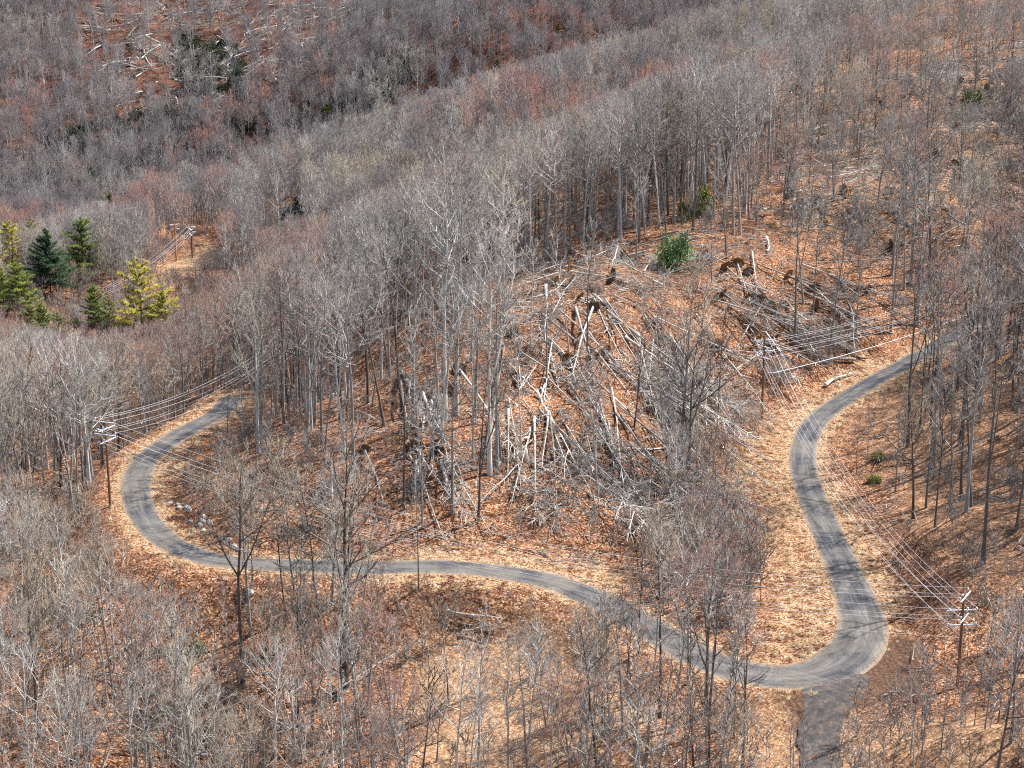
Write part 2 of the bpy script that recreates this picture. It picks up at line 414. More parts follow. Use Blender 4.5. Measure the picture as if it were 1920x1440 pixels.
def add_tube(mb, P, R, k, mat, cap=True):
    P = np.asarray(P, float); n = len(P); D = np.gradient(P, axis=0)
    A, B = frames(D)
    for i in range(1, n):                                   # keep the frame from flipping
        a = A[i - 1] - D[i] * (A[i - 1] @ D[i]) / (D[i] @ D[i]); a /= np.linalg.norm(a)
        A[i] = a; B[i] = np.cross(D[i] / np.linalg.norm(D[i]), a)
    an = np.arange(k) * 2 * math.pi / k
    V = P[:, None] + (np.cos(an)[None, :, None] * A[:, None] + np.sin(an)[None, :, None] * B[:, None]) * np.asarray(R, float)[:, None, None]
    q = np.arange(k)
    fs = np.concatenate([np.stack([q, (q + 1) % k, (q + 1) % k + k, q + k], -1) + i * k for i in range(n - 1)])
    mb.add(V.reshape(-1, 3), fs, mat)
    if cap:
        for i in (0, n - 1): mb.add(V[i], [list(range(k))], mat, False)
def box(mb, c, ax, ay, az, mat=0):
    c = np.asarray(c, float)
    V = [c + sx * ax + sy * ay + sz * az for sx in (-1, 1) for sy in (-1, 1) for sz in (-1, 1)]
    mb.add(V, [[0,1,3,2],[4,6,7,5],[0,4,5,1],[2,3,7,6],[0,2,6,4],[1,5,7,3]], mat, False)

def obj(name, me, parent=None, loc=None):
    o = bpy.data.objects.new(name, me); COL.objects.link(o)
    if parent is not None: o.parent = parent
    if loc is not None: o.location = loc
    return o
def tag(o, label=None, cat=None, group=None, kind=None):
    for k, v in (("label", label), ("category", cat), ("group", group), ("kind", kind)):
        if v: o[k] = v
    return o

# ------------------------------------------------------------------ ground sheet and road
gu, gv, gdep = project(np.stack([gx, gy, gz], -1))
verge = (1 - sstep(2.2, 4.0, rdist)) * .85
VERGES = [[(1365,905),(1400,800),(1470,755),(1560,700),(1640,650),(1640,720),(1540,770),(1490,860),(1545,1010),(1590,1150),(1560,1215),(1470,1250),(1420,1225),(1450,1130),(1425,1000),(1370,960)],
          [(790,1005),(1000,1015),(1120,1040),(1180,1090),(1150,1120),(1080,1085),(900,1052),(770,1045)],
          [(690,1080),(850,1080),(1020,1100),(1000,1112),(800,1106),(690,1100)], [(300,850),(370,805),(345,880),(310,920),(330,960),(290,930)],
          [(840,1210),(960,1150),(1060,1180),(1010,1240),(900,1260)],
          [(1600,905),(1660,1020),(1710,1150),(1660,1150),(1600,1000),(1560,900)],
          [(255,525),(400,450),(400,490),(300,540)]]
for i, p in enumerate(VERGES):
    mk = inpoly(gu, gv, p) & (gdep < (900 if i == 6 else 420)); verge[mk] = np.maximum(verge[mk], 1.0 if i == 6 else .52)
soil = np.zeros(len(gx))
for p, wgt in (([(1430,1288),(1540,1290),(1650,1215),(1670,1180),(1720,1205),(1740,1300),(1640,1335),(1575,1345),(1580,1440),(1490,1440),(1490,1340)], .85),
          ([(430,770),(600,960),(430,1010),(350,930)], .25), ([(1330,850),(1400,940),(1440,1100),(1340,1120),(1260,1000)], .45)):
    mk = inpoly(gu, gv, p) & (gdep < 420); soil[mk] = np.maximum(soil[mk], wgt)
verge[soil > .6] = 0
pale = np.zeros(len(gx))
for p in ([(760,1220),(1000,1180),(1200,1260),(1250,1440),(800,1440)], [(1380,1330),(1500,1320),(1700,1360),(1900,1330),(1920,1440),(1380,1440)], [(1600,760),(1920,640),(1920,1100),(1700,1000)],
          [(1480,260),(1900,120),(1920,420),(1500,430)]):
    mk = inpoly(gu, gv, p) & (gdep < 700); pale[mk] = .7 if p[0][1] > 1200 else .3
def blur(a, n):
    a = a.reshape(TT.shape).copy()
    for _ in range(n):
        a[1:-1, 1:-1] = (a[1:-1, 1:-1] * 2 + a[:-2, 1:-1] + a[2:, 1:-1] + a[1:-1, :-2] + a[1:-1, 2:]) / 6
    return a.ravel()
verge, soil, pale = blur(verge, 3), blur(soil, 4), blur(pale, 12)
nR, nC = TT.shape
ii, jj = np.meshgrid(np.arange(nR - 1), np.arange(nC - 1), indexing='ij')
a0 = (ii * nC + jj).ravel()
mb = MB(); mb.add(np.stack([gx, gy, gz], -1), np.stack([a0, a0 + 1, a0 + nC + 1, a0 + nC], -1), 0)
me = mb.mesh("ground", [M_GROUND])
for nm, arr in (("verge", verge), ("soil", soil), ("pale", pale), ("far_dim", sstep(640, 820, gy))):
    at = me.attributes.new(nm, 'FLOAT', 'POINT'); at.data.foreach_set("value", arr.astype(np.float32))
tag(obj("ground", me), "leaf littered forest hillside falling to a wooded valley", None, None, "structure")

def ribbon(name, C, nor, half, mat, lift, K=9, jag=.18, seed=3):
    rg = np.random.default_rng(seed)
    n = len(C); ac = np.linspace(-1, 1, K)
    jl = np.convolve(rg.normal(0, 1, n + 8), np.ones(5) / 5, 'same')[4:-4] * jag; jr = np.convolve(rg.normal(0, 1, n + 8), np.ones(5) / 5, 'same')[4:-4] * jag
    off = ac[None] * half[:, None]; off[:, 0] -= jl; off[:, -1] += jr
    X = C[:, 0, None] + nor[:, 0, None] * off; Yv = C[:, 1, None] + nor[:, 1, None] * off
    Z = np.maximum(ground(X, Yv), C[:, 2, None] - .05) + lift - .10 * np.abs(ac)[None] ** 6
    V = np.stack([X, Yv, Z], -1).reshape(-1, 3)
    i, j = np.meshgrid(np.arange(n - 1), np.arange(K - 1), indexing='ij'); a = (i * K + j).ravel()
    b = MB(); b.add(V, np.stack([a, a + K, a + K + 1, a + 1], -1), 0)
    me = b.mesh(name, [mat])
    s = np.r_[0, np.cumsum(np.linalg.norm(np.diff(C[:, :2], axis=0), axis=1))]
    at = me.attributes.new("across", 'FLOAT', 'POINT'); at.data.foreach_set("value", np.tile(ac, n).astype(np.float32))
    at = me.attributes.new("along", 'FLOAT', 'POINT'); at.data.foreach_set("value", np.repeat(s, K).astype(np.float32))
    return obj(name, me)
tag(ribbon("road", rc, r_nor, R_HALF, M_ROAD, .09), "single lane grey gravel road winding round the hill", None, None, "structure")
# the far bit of road on the middle ridge and the track leaving the hairpin
fr = np.array([hit(u, v) for u, v in ((500,432),(520,418),(545,405),(575,396))]); fr = catmull(fr, 8)
ft = np.gradient(fr[:, :2], axis=0); ft /= np.linalg.norm(ft, axis=1, keepdims=True)
tag(ribbon("far_road", fr, np.stack([-ft[:, 1], ft[:, 0]], -1), np.full(len(fr), 3.0), M_ROAD, .5, 5), "short grey stretch of road on the far ridge", None, None, "structure")
tr = np.array([hit(u, v) for u, v in ((1572,1262),(1556,1300),(1545,1345),(1540,1400),(1545,1470),(1550,1540))]); tr = catmull(tr, 8)
ft = np.gradient(tr[:, :2], axis=0); ft /= np.linalg.norm(ft, axis=1, keepdims=True)
tag(ribbon("track", tr, np.stack([-ft[:, 1], ft[:, 0]], -1), np.interp(np.linspace(0, 5, len(tr)), [0, .6, 1.2, 2, 5], [3.4, 3.6, 2.9, 2.0, 1.7]), M_TRACK, .05, 14, .5), "rough dirt track leaving the road's lower hairpin", None, None, "structure")

# ------------------------------------------------------------------ tree kinds
def level(rng, P, R, per, smin, smax, alo, ahi, ratio, up, rr, rmax):
    """children of branches P (n,3 points,xyz) with base radii R"""
    n = len(P); idx = np.repeat(np.arange(n), per); m = len(idx)
    s = rng.uniform(smin, smax, m)
    lo = s < .5; q = np.where(lo, s * 2, s * 2 - 1)[:, None]
    A = np.where(lo[:, None], P[idx, 0], P[idx, 1]); B = np.where(lo[:, None], P[idx, 1], P[idx, 2])
    p = A + (B - A) * q; d = B - A; d /= np.linalg.norm(d, axis=1, keepdims=True)
    L = np.linalg.norm(P[idx, 2] - P[idx, 0], axis=1)
    r = rng.normal(size=(m, 3)); r -= d * (r * d).sum(1, keepdims=True); r /= np.linalg.norm(r, axis=1, keepdims=True)
    an = rng.uniform(alo, ahi, m)[:, None]
    e = d * np.cos(an) + r * np.sin(an); e[:, 2] += up; e /= np.linalg.norm(e, axis=1, keepdims=True)
    ln = (L * ratio * (1.15 - .6 * s) * rng.uniform(.6, 1.25, m))[:, None]
    mid = p + e * ln * .5
    e2 = e + rng.normal(0, .16, (m, 3)); e2[:, 2] += up * .8; e2 /= np.linalg.norm(e2, axis=1, keepdims=True)
    end = mid + e2 * ln * .5
    rad = np.minimum(R[idx] * (1 - .65 * s) * rr, rmax)
    return np.stack([p, mid, end], 1), rad
def gen_tree(seed, Ht, cb, spread, nl, ns, ntw, r0, lean=.03, fork=0, tw_r=.022, sub=0, el=(30, 68), lo=False, tw_len=.42):
    """returns (trunk MB, limb/twig MB filler) for a leafless tree"""
    rng = np.random.default_rng(seed)
    nst = 9
    t = np.linspace(0, 1, nst)
    wob = np.cumsum(rng.normal(0, .019 * Ht / 3, (nst, 2)), 0); wob -= wob[0]
    la = rng.uniform(0, 6.28); Lx = lean * Ht * t ** 1.6
    TP = np.stack([wob[:, 0] * t + Lx * math.cos(la), wob[:, 1] * t + Lx * math.sin(la), t * Ht * .93], -1)
    TR = r0 * (1 - .88 * t ** .85); TR[0] *= 1.35
    TP[0, 2] = -.6
    stems = [(TP, TR)]
    for k in range(fork):
        j = int(rng.integers(2, 5)); a = rng.uniform(0, 6.28)
        n2 = nst - j; tt = np.linspace(0, 1, n2)
        q = TP[j] + np.stack([math.cos(a) * tt ** .8, math.sin(a) * tt ** .8, 0 * tt], -1) * Ht * rng.uniform(.10, .2) + np.stack([0 * tt, 0 * tt, tt * Ht * (.9 - t[j]) * rng.uniform(.8, 1)], -1)
        stems.append((q, TR[j] * .72 * (1 - .85 * tt)))
    tk = MB()
    for (p, r) in stems: add_tube(tk, p, np.maximum(r, .02), 7 if not lo else 5, 0, False)
    P, R = [], []
    for si, (p, r) in enumerate(stems):
        n = int(nl * (1 if fork == 0 else (.62 if si == 0 else .5)))
        for i in range(n):
            h = cb + (.985 - cb) * ((i + rng.uniform()) / n) ** .95
            tz = p[:, 2] / (Ht * .93)
            if h < tz[0]: continue
            b0 = np.array([np.interp(h, tz, p[:, k]) for k in range(3)]); rb = float(np.interp(h, tz, r))
            a = i * 2.39996 + rng.uniform(-.5, .5)
            x = (h - cb) / (1 - cb)
            e = math.radians(el[0] + (el[1] - el[0]) * x + rng.uniform(-10, 10))
            env = (.35 + .65 * min(1, x * 3 + .3)) * (1 - .55 * x ** 1.7)
            ln = spread * Ht * env * rng.uniform(.75, 1.2)
            d = np.array([math.cos(a) * math.cos(e), math.sin(a) * math.cos(e), math.sin(e)])
            mid = b0 + d * ln * .5
            d2 = d + np.array([0, 0, .28]) + rng.normal(0, .1, 3); d2 /= np.linalg.norm(d2)
            P.append([b0, mid, mid + d2 * ln * .5]); R.append(max(.045, min(rb * .72, .035 + ln * .022)))
        if si == 0:                                        # a few dead stubs below the crown
            for i in range(int(rng.integers(2, 6))):
                h = rng.uniform(.5 * cb, cb); tz = p[:, 2] / (Ht * .93)
                b0 = np.array([np.interp(h, tz, p[:, k]) for k in range(3)]); a = rng.uniform(0, 6.28); ln = Ht * rng.uniform(.03, .08)
                d = np.array([math.cos(a), math.sin(a), rng.uniform(-.1, .5)])
                P.append([b0, b0 + d * ln * .5, b0 + d * ln + np.array([0, 0, ln * .1])]); R.append(.035)
    P, R = np.array(P), np.array(R)
    S, SR = level(rng, P, R, ns, .22, 1.0, .45, .95, .52, .12, .85, .075)
    Tw, TwR = level(rng, S, SR, ntw, .12, 1.0, .4, .95, tw_len, .16, .9, tw_r)
    Tw2, Tw2R = level(rng, P, R, max(3, ntw // 2), .45, 1.0, .35, .9, .16, .2, .6, tw_r)
    def fill(m, ml, mt):
        k = 4 if not lo else 3
        add_segs(m, P[:, 0], P[:, 1], R, R * .68, k, ml); add_segs(m, P[:, 1], P[:, 2], R * .68, R * .25, k, ml)
        if lo: add_segs(m, S[:, 0], S[:, 2], SR, None, 3, mt)
        else:
            add_segs(m, S[:, 0], S[:, 1], SR, SR * .62, 3, ml); add_segs(m, S[:, 1], S[:, 2], SR * .62, None, 3, mt)
        tr_ = np.maximum(TwR, tw_r * .75)
        add_segs(m, Tw[:, 0], Tw[:, 2], tr_, None, 3, mt)
        add_segs(m, Tw2[:, 0], Tw2[:, 2], np.maximum(Tw2R, tw_r * .75), None, 3, mt)
        if sub:
            U, UR = level(rng, Tw, TwR, sub, .15, .95, .4, .9, .5, .15, .8, tw_r)
            add_segs(m, U[:, 0], U[:, 2], np.full(len(U), tw_r * .6), None, 3, mt)
            return U
        return Tw
    return tk, fill
class Kind: pass
KINDS = {}
def make_kind(key, specs, leaves=0, leaf_mat=None):
    out = []
    for i, sp_ in enumerate(specs):
        tk, fill = gen_tree(**sp_)
        cr = MB(); tips = fill(cr, 0, 1)
        if leaves:
            rng = np.random.default_rng(77 + i)
            k = rng.integers(0, len(tips), leaves); s = rng.uniform(.3, 1.05, leaves)[:, None]
            c = tips[k, 0] + (tips[k, 2] - tips[k, 0]) * s + rng.normal(0, .05, (leaves, 3))
            add_leaves(cr, rng, c, .052, 2)
        both = MB(); both.v = tk.v + cr.v; both.n = tk.n + cr.n
        both.f = list(tk.f) + [f + tk.n for f in cr.f]; both.m = list(tk.m) + [m + 1 for m in cr.m]; both.sm = tk.sm + cr.sm
        kd = Kind(); kd.H = sp_["Ht"]; kd.both = both
        mats = [BARK["grey"], TWIG["grey"]] + ([leaf_mat] if leaves else [])
        kd.trunk = tk.mesh("tree_trunk", [BARK["grey"]]); kd.crown = cr.mesh("tree_crown", mats); kd.leafm = leaf_mat if leaves else None
        out.append(kd)
    KINDS[key] = out
def add_leaves(mb, rng, c, size, mat, flat=.5):
    """small folded leaf blades: two triangles each with a crease"""
    n = len(c)
    D = rng.normal(size=(n, 3)); D[:, 2] *= flat; D /= np.linalg.norm(D, axis=1, keepdims=True)
    A, B = frames(D)
    w = rng.uniform(0, 6.28, n)[:, None]; A2 = A * np.cos(w) + B * np.sin(w); B2 = np.cross(D, A2)
    s = (size * rng.uniform(.6, 1.4, n))[:, None]
    V = np.stack([c - D * s, c + A2 * s * .55 + B2 * s * .18, c + D * s, c - A2 * s * .55 + B2 * s * .18], 1)
    b = np.arange(n)[:, None] * 4
    mb.add(V.reshape(-1, 3), np.concatenate([b + np.array([[0, 1, 2]]), b + np.array([[0, 2, 3]])]), mat, False)
R_ = np.random.default_rng(11)
make_kind("tall", [dict(seed=100 + i, Ht=28, cb=.5 + .04 * (i % 4), spread=.21 + .02 * (i % 3), nl=18, ns=6, ntw=6, r0=.235 + .03 * (i % 3), lean=.02 + .015 * (i % 3), fork=(0, 1, 0, 2, 0, 2, 1)[i], el=(30, 64), sub=1, tw_r=.021) for i in range(7)])
make_kind("round", [dict(seed=200 + i, Ht=20, cb=.3 + .05 * (i % 3), spread=.29 + .03 * (i % 3), nl=17, ns=7, ntw=6, r0=.21 + .02 * (i % 3), lean=.04, fork=(1, 2, 0, 1, 2, 3)[i], el=(28, 70), sub=1, tw_r=.02) for i in range(6)])
make_kind("slender", [dict(seed=300 + i, Ht=15, cb=.36 + .06 * (i % 3), spread=.17 + .02 * (i % 2), nl=17, ns=5, ntw=6, r0=.10 + .012 * (i % 3), lean=.06, fork=(0, 0, 1, 0, 1)[i], el=(34, 68), sub=1, tw_r=.014) for i in range(5)])
make_kind("leafy", [dict(seed=400 + i, Ht=10, cb=.16 + .05 * i, spread=.25, nl=20, ns=5, ntw=6, r0=.085, lean=.05, fork=(0, 1, 1, 2)[i], el=(25, 62), tw_r=.012) for i in range(4)], 1500, M_DRYLEAF)
make_kind("brush", [dict(seed=500 + i, Ht=5, cb=.08, spread=.34, nl=12, ns=4, ntw=5, r0=.045, lean=.1, fork=3 + i % 2, el=(30, 70), tw_r=.012) for i in range(5)])
make_kind("bareleafy", [dict(seed=600 + i, Ht=6, cb=.10, spread=.3, nl=14, ns=5, ntw=4, r0=.05, lean=.08, fork=2, el=(25, 65), tw_r=.011) for i in range(3)], 700, M_DRYLEAF)
make_kind("far", [dict(seed=700 + i, Ht=20, cb=.30 + .06 * (i % 4), spread=.26 + .03 * (i % 3), nl=20, ns=6, ntw=7, r0=.21, lean=.03, fork=(0, 1, 2, 2, 0, 1)[i], el=(36, 74), tw_r=.032, lo=True) for i in range(6)])
make_kind("remote", [dict(seed=750 + i, Ht=20, cb=.28 + .06 * (i % 4), spread=.29 + .03 * (i % 3), nl=20, ns=6, ntw=6, r0=.26, lean=.03, fork=(0, 1, 2, 2, 0, 1)[i], el=(36, 74), tw_r=.05, lo=True) for i in range(6)])

# ------------------------------------------------------------------ scatter of uncountable things (one object each)
def lib(name, entries):
    c = bpy.data.collections.new(name)
    for i, me in enumerate(entries):
        c.objects.link(bpy.data.objects.new(f"{name}_{i:02d}", me))
    return c
def scatter(name, P, rot, scl, idx, coll, label, cat=None):
    me = bpy.data.meshes.new(name)
    me.vertices.add(len(P)); me.vertices.foreach_set("co", np.asarray(P, np.float32).ravel())
    for nm, ty, key, arr in (("rot", 'FLOAT_VECTOR', "vector", rot), ("scl", 'FLOAT', "value", scl), ("idx", 'INT', "value", idx)):
        a = me.attributes.new(nm, ty, 'POINT'); a.data.foreach_set(key, np.asarray(arr, np.int32 if ty == 'INT' else np.float32).ravel())
    me.update()
    o = obj(name, me)
    ng = bpy.data.node_groups.new(name, 'GeometryNodeTree')
    ng.interface.new_socket("Geometry", in_out='INPUT', socket_type='NodeSocketGeometry')
    ng.interface.new_socket("Geometry", in_out='OUTPUT', socket_type='NodeSocketGeometry')
    gi, go = ng.nodes.new("NodeGroupInput"), ng.nodes.new("NodeGroupOutput")
    ci = ng.nodes.new("GeometryNodeCollectionInfo"); ci.inputs[0].default_value = coll; ci.inputs[1].default_value = True; ci.inputs[2].default_value = True
    ip = ng.nodes.new("GeometryNodeInstanceOnPoints"); ip.inputs["Pick Instance"].default_value = True
    ng.links.new(gi.outputs[0], ip.inputs["Points"]); ng.links.new(ci.outputs[0], ip.inputs["Instance"])
    for nm, ty, sock in (("rot", 'FLOAT_VECTOR', "Rotation"), ("scl", 'FLOAT', "Scale"), ("idx", 'INT', "Instance Index")):
        na = ng.nodes.new("GeometryNodeInputNamedAttribute"); na.data_type = ty; na.inputs[0].default_value = nm
        ng.links.new(na.outputs[0], ip.inputs[sock])
    ng.links.new(ip.outputs[0], go.inputs[0])
    md = o.modifiers.new("scatter", 'NODES'); md.node_group = ng
    return tag(o, label, cat, None, "stuff")
def lib_trees(name, combos):
    """combos: (kind key, bark, twig)"""
    ms = []
    for key, bk, tw in combos:
        for kd in KINDS[key]:
            ms.append(kd.both.mesh(name, [BARK[bk], BARK[bk], TWIG[tw]] + ([kd.leafm] if kd.leafm else [])))
    return lib(name, ms)

# ------------------------------------------------------------------ where the trees stand
rng = np.random.default_rng(2024)
def jitter_grid(y0, y1, cell, halfw=.285, extra=12):
    xs, ys = [], []
    y = y0
    while y < y1:
        w = halfw * y + extra
        n = int(2 * w / cell)
        x = -w + (np.arange(n) + rng.uniform(0, 1, n)) * cell
        xs.append(x); ys.append(y + rng.uniform(-.5, .5, n) * cell); y += cell
    return np.concatenate(xs), np.concatenate(ys)
SLOPE = [(640,655),(860,610),(950,530),(1210,455),(1400,440),(1640,500),(1680,610),(1480,700),(1390,800),(1290,900),(1250,1010),(900,1015),(650,990),(600,850)]
UPR = [(1400,440),(1480,270),(1700,130),(1930,80),(1930,500),(1640,500)]
RVERGE = [(1340,910),(1390,800),(1480,735),(1640,640),(1760,600),(1760,680),(1600,770),(1545,850),(1640,1010),(1735,1180),(1705,1300),(1600,1345),(1600,1445),(1420,1445),(1420,1300),(1400,1235),(1440,1110),(1400,985)]
RSLOPE = [(1545,850),(1620,760),(1760,660),(1930,560),(1930,1130),(1735,1180),(1640,1010)]
BCLEAR = [(760,1085),(1090,1120),(1110,1190),(1060,1440),(760,1440),(700,1300),(690,1180)]
HOLLOW = [(1245,850),(1345,870),(1400,975),(1438,1085),(1425,1190),(1395,1245),(1300,1195),(1230,1120),(1215,1040)]
MIDUP = [(640,985),(1260,1010),(1300,1050),(1100,1060),(640,1040)]
INLOOP = [(330,850),(440,790),(600,850),(640,985),(640,1040),(440,1035),(350,990),(300,940)]
TOPU = [0,150,225,262,300,385,410,470,560,660,700,760,1060,1160,1240,1350,1390,1425,1660,1720,1800,1920]
TOPV = [860,900,960,1075,1085,1090,850,810,800,800,960,1050,1070,1085,890,900,1130,1300,1300,1190,1120,1060]
vis = (((r_u < 445) & (r_v > 785)) | ((r_u > 770) & (r_u < 960)) | (r_u > 1440)) & (r_u < 1690) & (r_v < 1300)
RU, RV = r_u[vis], r_v[vis]
WINDOWS = [ # (base pixel, points to keep in sight, radius in pixels)
 ((93,560),[(93,450),(93,480),(80,515),(110,515),(93,540)],10), ((158,528),[(158,428),(150,460),(172,465),(158,495)],10), ((26,520),[(26,435),(26,465),(26,490)],10), ((62,500),[(62,430)],5),
 ((38,598),[(38,510),(38,540),(38,570)],10), ((4,585),[(4,520),(4,560)],10), ((180,634),[(180,552),(180,575),(180,600)],8), ((207,640),[(207,575),(207,600)],8),
 ((266,640),[(266,505),(266,530),(266,560),(275,590)],12), ((308,640),[(308,560),(308,590),(300,610)],10), ((84,660),[(84,585)],8), ((112,660),[(112,605)],6),
 ((331,492),[(327,426),(329,445),(330,465),(331,485)],10), ((361,487),[(361,430),(361,450),(361,470)],10), ((345,500),[(300,522),(320,508),(345,495),(375,478),(390,468)],11),
 ((540,408),[(510,425),(535,411),(565,398)],6), ((1266,508),[(1266,450),(1245,475),(1290,470),(1266,495)],12), ((1318,402),[(1318,372),(1318,390)],8), ((1282,412),[(1282,400)],4),
 ((1824,212),[(1824,185),(1824,200)],10), ((1428,787),[(1410,645),(1445,642),(1428,660),(1428,690),(1428,720),(1428,750),(1428,775)],7), ((1795,1290),[(1800,1115),(1780,1150),(1815,1150),(1797,1180),(1795,1220)],10),
 ((207,952),[(180,795),(205,800),(190,815),(205,830),(206,860)],8), ((1046,80),[(1046,60)],8), ((932,142),[(932,125)],6), ((614,232),[(614,212)],8), ((207,405),[(207,385)],6)]
def window_pts(group):
    out = []
    for (b, pts, r) in group:
        dpt = float(project(hit(*b))[2])
        out += [(a, c, dpt, r) for a, c in pts]
    return out
WPTS = window_pts(WINDOWS)
def keep_clear(u, v, dep, ht, ppm, pts, share=.3):
    ok = np.ones(len(u), bool)
    for (pu, pv, pd, r) in pts:
        hp = ht * ppm
        m = ok & (dep < pd - 1.5) & (pv < v - 3) & (pv > v - hp) & (np.abs(u - pu) < r + np.where(pv < v - .45 * hp, .15 * hp, 3))
        nh = (v - pv - r * .6) / ppm
        good = m & (nh > np.maximum(3, share * .4 * ht))
        ht[good] = np.minimum(ht[good], nh[good]); ok[m & ~good] = False
    return ok
nx, ny = jitter_grid(150, 470, 3.55)
nz = ground(nx, ny)
u, v, dep = project(np.stack([nx, ny, nz], -1))
rd, _k = road_near(nx, ny)
dens = np.full(len(nx), .88); hlo = np.full(len(nx), 19.0); hhi = np.full(len(nx), 28.0)
mixw = np.tile(np.array([.57, .13, .13, .17]), (len(nx), 1))       # grey, red, tan, mauve
def setr(mask, d, lo, hi, w=None):
    dens[mask] = d; hlo[mask] = lo; hhi[mask] = hi
    if w: mixw[mask] = w
setr((u < 620) & (v < 860) & (dep > 260), .95, 13, 19, (.35, .4, .1, .15))
setr((u < 330) & (v < 860) & (dep > 270), 1.0, 12, 17, (.25, .55, .05, .15))
setr((u < 235) & (v > 780), .9, 14, 22, (.55, .15, .25, .05))
setr((v > 1085) & (u < 700), .8, 13, 22, (.58, .12, .25, .05))
setr((v > 1085) & (u >= 700), .75, 12, 20, (.55, .2, .2, .05))
setr((v > 1085) & (v < 1300) & (u > 390) & (u < 730), 1.0, 17, 25, (.6, .1, .25, .05))
setr((v > 1130) & (u > 1080) & (u < 1420), 1.0, 13, 20, (.55, .25, .15, .05))
setr((v > 1240) & (u > 1640), .85, 11, 16, (.4, .5, .1, 0))
setr((u > 640) & (v < 430), .95, 18, 26, (.45, .25, .1, .2))
setr((u > 1300) & (v < 330), .8, 15, 22, (.55, .22, .13, .1))
setr(inpoly(u, v, SLOPE), .27, 14, 27, (.75, .05, .15, .05))
setr(inpoly(u, v, SLOPE) & (u > 950), .09, 11, 21, (.75, .05, .15, .05))
setr(inpoly(u, v, UPR), .15, 10, 17, (.65, .15, .2, 0))
setr(inpoly(u, v, RSLOPE), .27, 17, 23, (.7, .15, .15, 0))
setr(inpoly(u, v, RSLOPE) & (v < 770) & (u > 1690), .8, 15, 22, (.5, .25, .15, .1))
setr(inpoly(u, v, BCLEAR), .34, 9, 15, (.6, .2, .2, 0))
setr(inpoly(u, v, HOLLOW), .85, 8, 14, (.3, .5, .1, .1))
setr(inpoly(u, v, MIDUP), .10, 5, 8)
setr(inpoly(u, v, INLOOP), .25, 8, 12, (.5, .3, .2, 0))
setr(inpoly(u, v, RVERGE), 0, 5, 6)
dens[rd < 4.3] = 0
dens[inpoly(u, v, [(255,535),(300,500),(390,440),(420,470),(330,545)])] = 0
keep = rng.uniform(size=len(nx)) < dens
nx, ny, nz, u, v, dep, hlo, hhi, mixw = [a[keep] for a in (nx, ny, nz, u, v, dep, hlo, hhi, mixw)]
ht = hlo + (hhi - hlo) * rng.beta(2, 1.6, len(nx))
ppm = F / dep * cp
front = v > 1000
CRESTU = [0,150,300,400,500,640,760,870,1000,1100,1200,1300,1400,1500,1650,1800,1920]
CRESTV = [600,640,650,560,490,400,350,305,255,205,175,120,95,70,30,0,-10]
lim = np.interp(u, TOPU, TOPV) + rng.uniform(-10, 60, len(u))
mx = np.where(front, (v - lim) / ppm, np.maximum((v - np.interp(u, CRESTU, CRESTV) - rng.uniform(-14, 34, len(u))) / ppm, 5))
low = mx < 4
ht = np.minimum(ht, np.maximum(mx, 3))
ok = ~(low & front & (mx < 1.5))
ok &= keep_clear(u, v, dep, ht, ppm, WPTS)
for i in range(len(nx)):                                            # keep the parts of the road that lie open in the photograph open
    if not ok[i]: continue
    hp = ht[i] * ppm[i]
    m = (RV < v[i] - 4) & (RV > v[i] - hp) & (np.abs(RU - u[i]) < 13 + np.where(RV < v[i] - .45 * hp, .17 * hp + 14, 6))
    if m.any():
        nh = (v[i] - RV[m].max() - 16) / ppm[i]
        if nh > 5 and nh > .3 * ht[i]: ht[i] = min(ht[i], nh)
        else: ok[i] = False
nx, ny, nz, u, v, dep, ht, mixw, ppm = [a[ok] for a in (nx, ny, nz, u, v, dep, ht, mixw, ppm)]
colr = (rng.uniform(size=len(nx))[:, None] > np.cumsum(mixw, 1)).sum(1).clip(0, 3)
TWN = ["grey", "red", "tan", "mauve"]
bark = np.where(colr == 0, rng.choice([0, 1, 2], len(nx), p=[.5, .38, .12]), np.where(colr == 1, rng.choice([0, 1, 2], len(nx), p=[.15, .55, .3]), rng.choice([0, 1, 2], len(nx), p=[.3, .5, .2])))
ss_ = inpoly(u, v, SLOPE) & (u > 950); kindk_s = ss_
rs = inpoly(u, v, RSLOPE) | ((v > 1100) & (u > 330) & (rng.uniform(size=len(u)) < .32))
bark[rs] = rng.choice([1, 2], rs.sum(), p=[.4, .6])
BKN = ["pale", "grey", "dark"]
kindk = np.where(ht > 20, "tall", np.where(ht > 13, np.where(rng.uniform(size=len(ht)) < .55, "round", "tall"), "slender"))
sl = (kindk != "slender") & (rng.uniform(size=len(ht)) < .25); kindk[sl] = "slender"
lo_ = (v > 1060) & (kindk == "round") & (rng.uniform(size=len(u)) < .6); kindk[lo_] = "tall"; colr[lo_ & (rng.uniform(size=len(u)) < .4)] = 2
ur_ = inpoly(u, v, UPR) & (rng.uniform(size=len(u)) < .8); kindk[ur_] = "round"; bark[ur_ & (rng.uniform(size=len(u)) < .6)] = 0
kindk[kindk_s & (rng.uniform(size=len(u)) < .7)] = "slender"
lz_ = (v > 1060) & (u < 560) & (rng.uniform(size=len(u)) < .3); ht[lz_] = np.minimum(ht[lz_], rng.uniform(7, 12, lz_.sum())); colr[lz_] = 2
lf = ((colr == 2) & (ht < 14) & ~ur_) | lz_; kindk[lf] = "leafy"

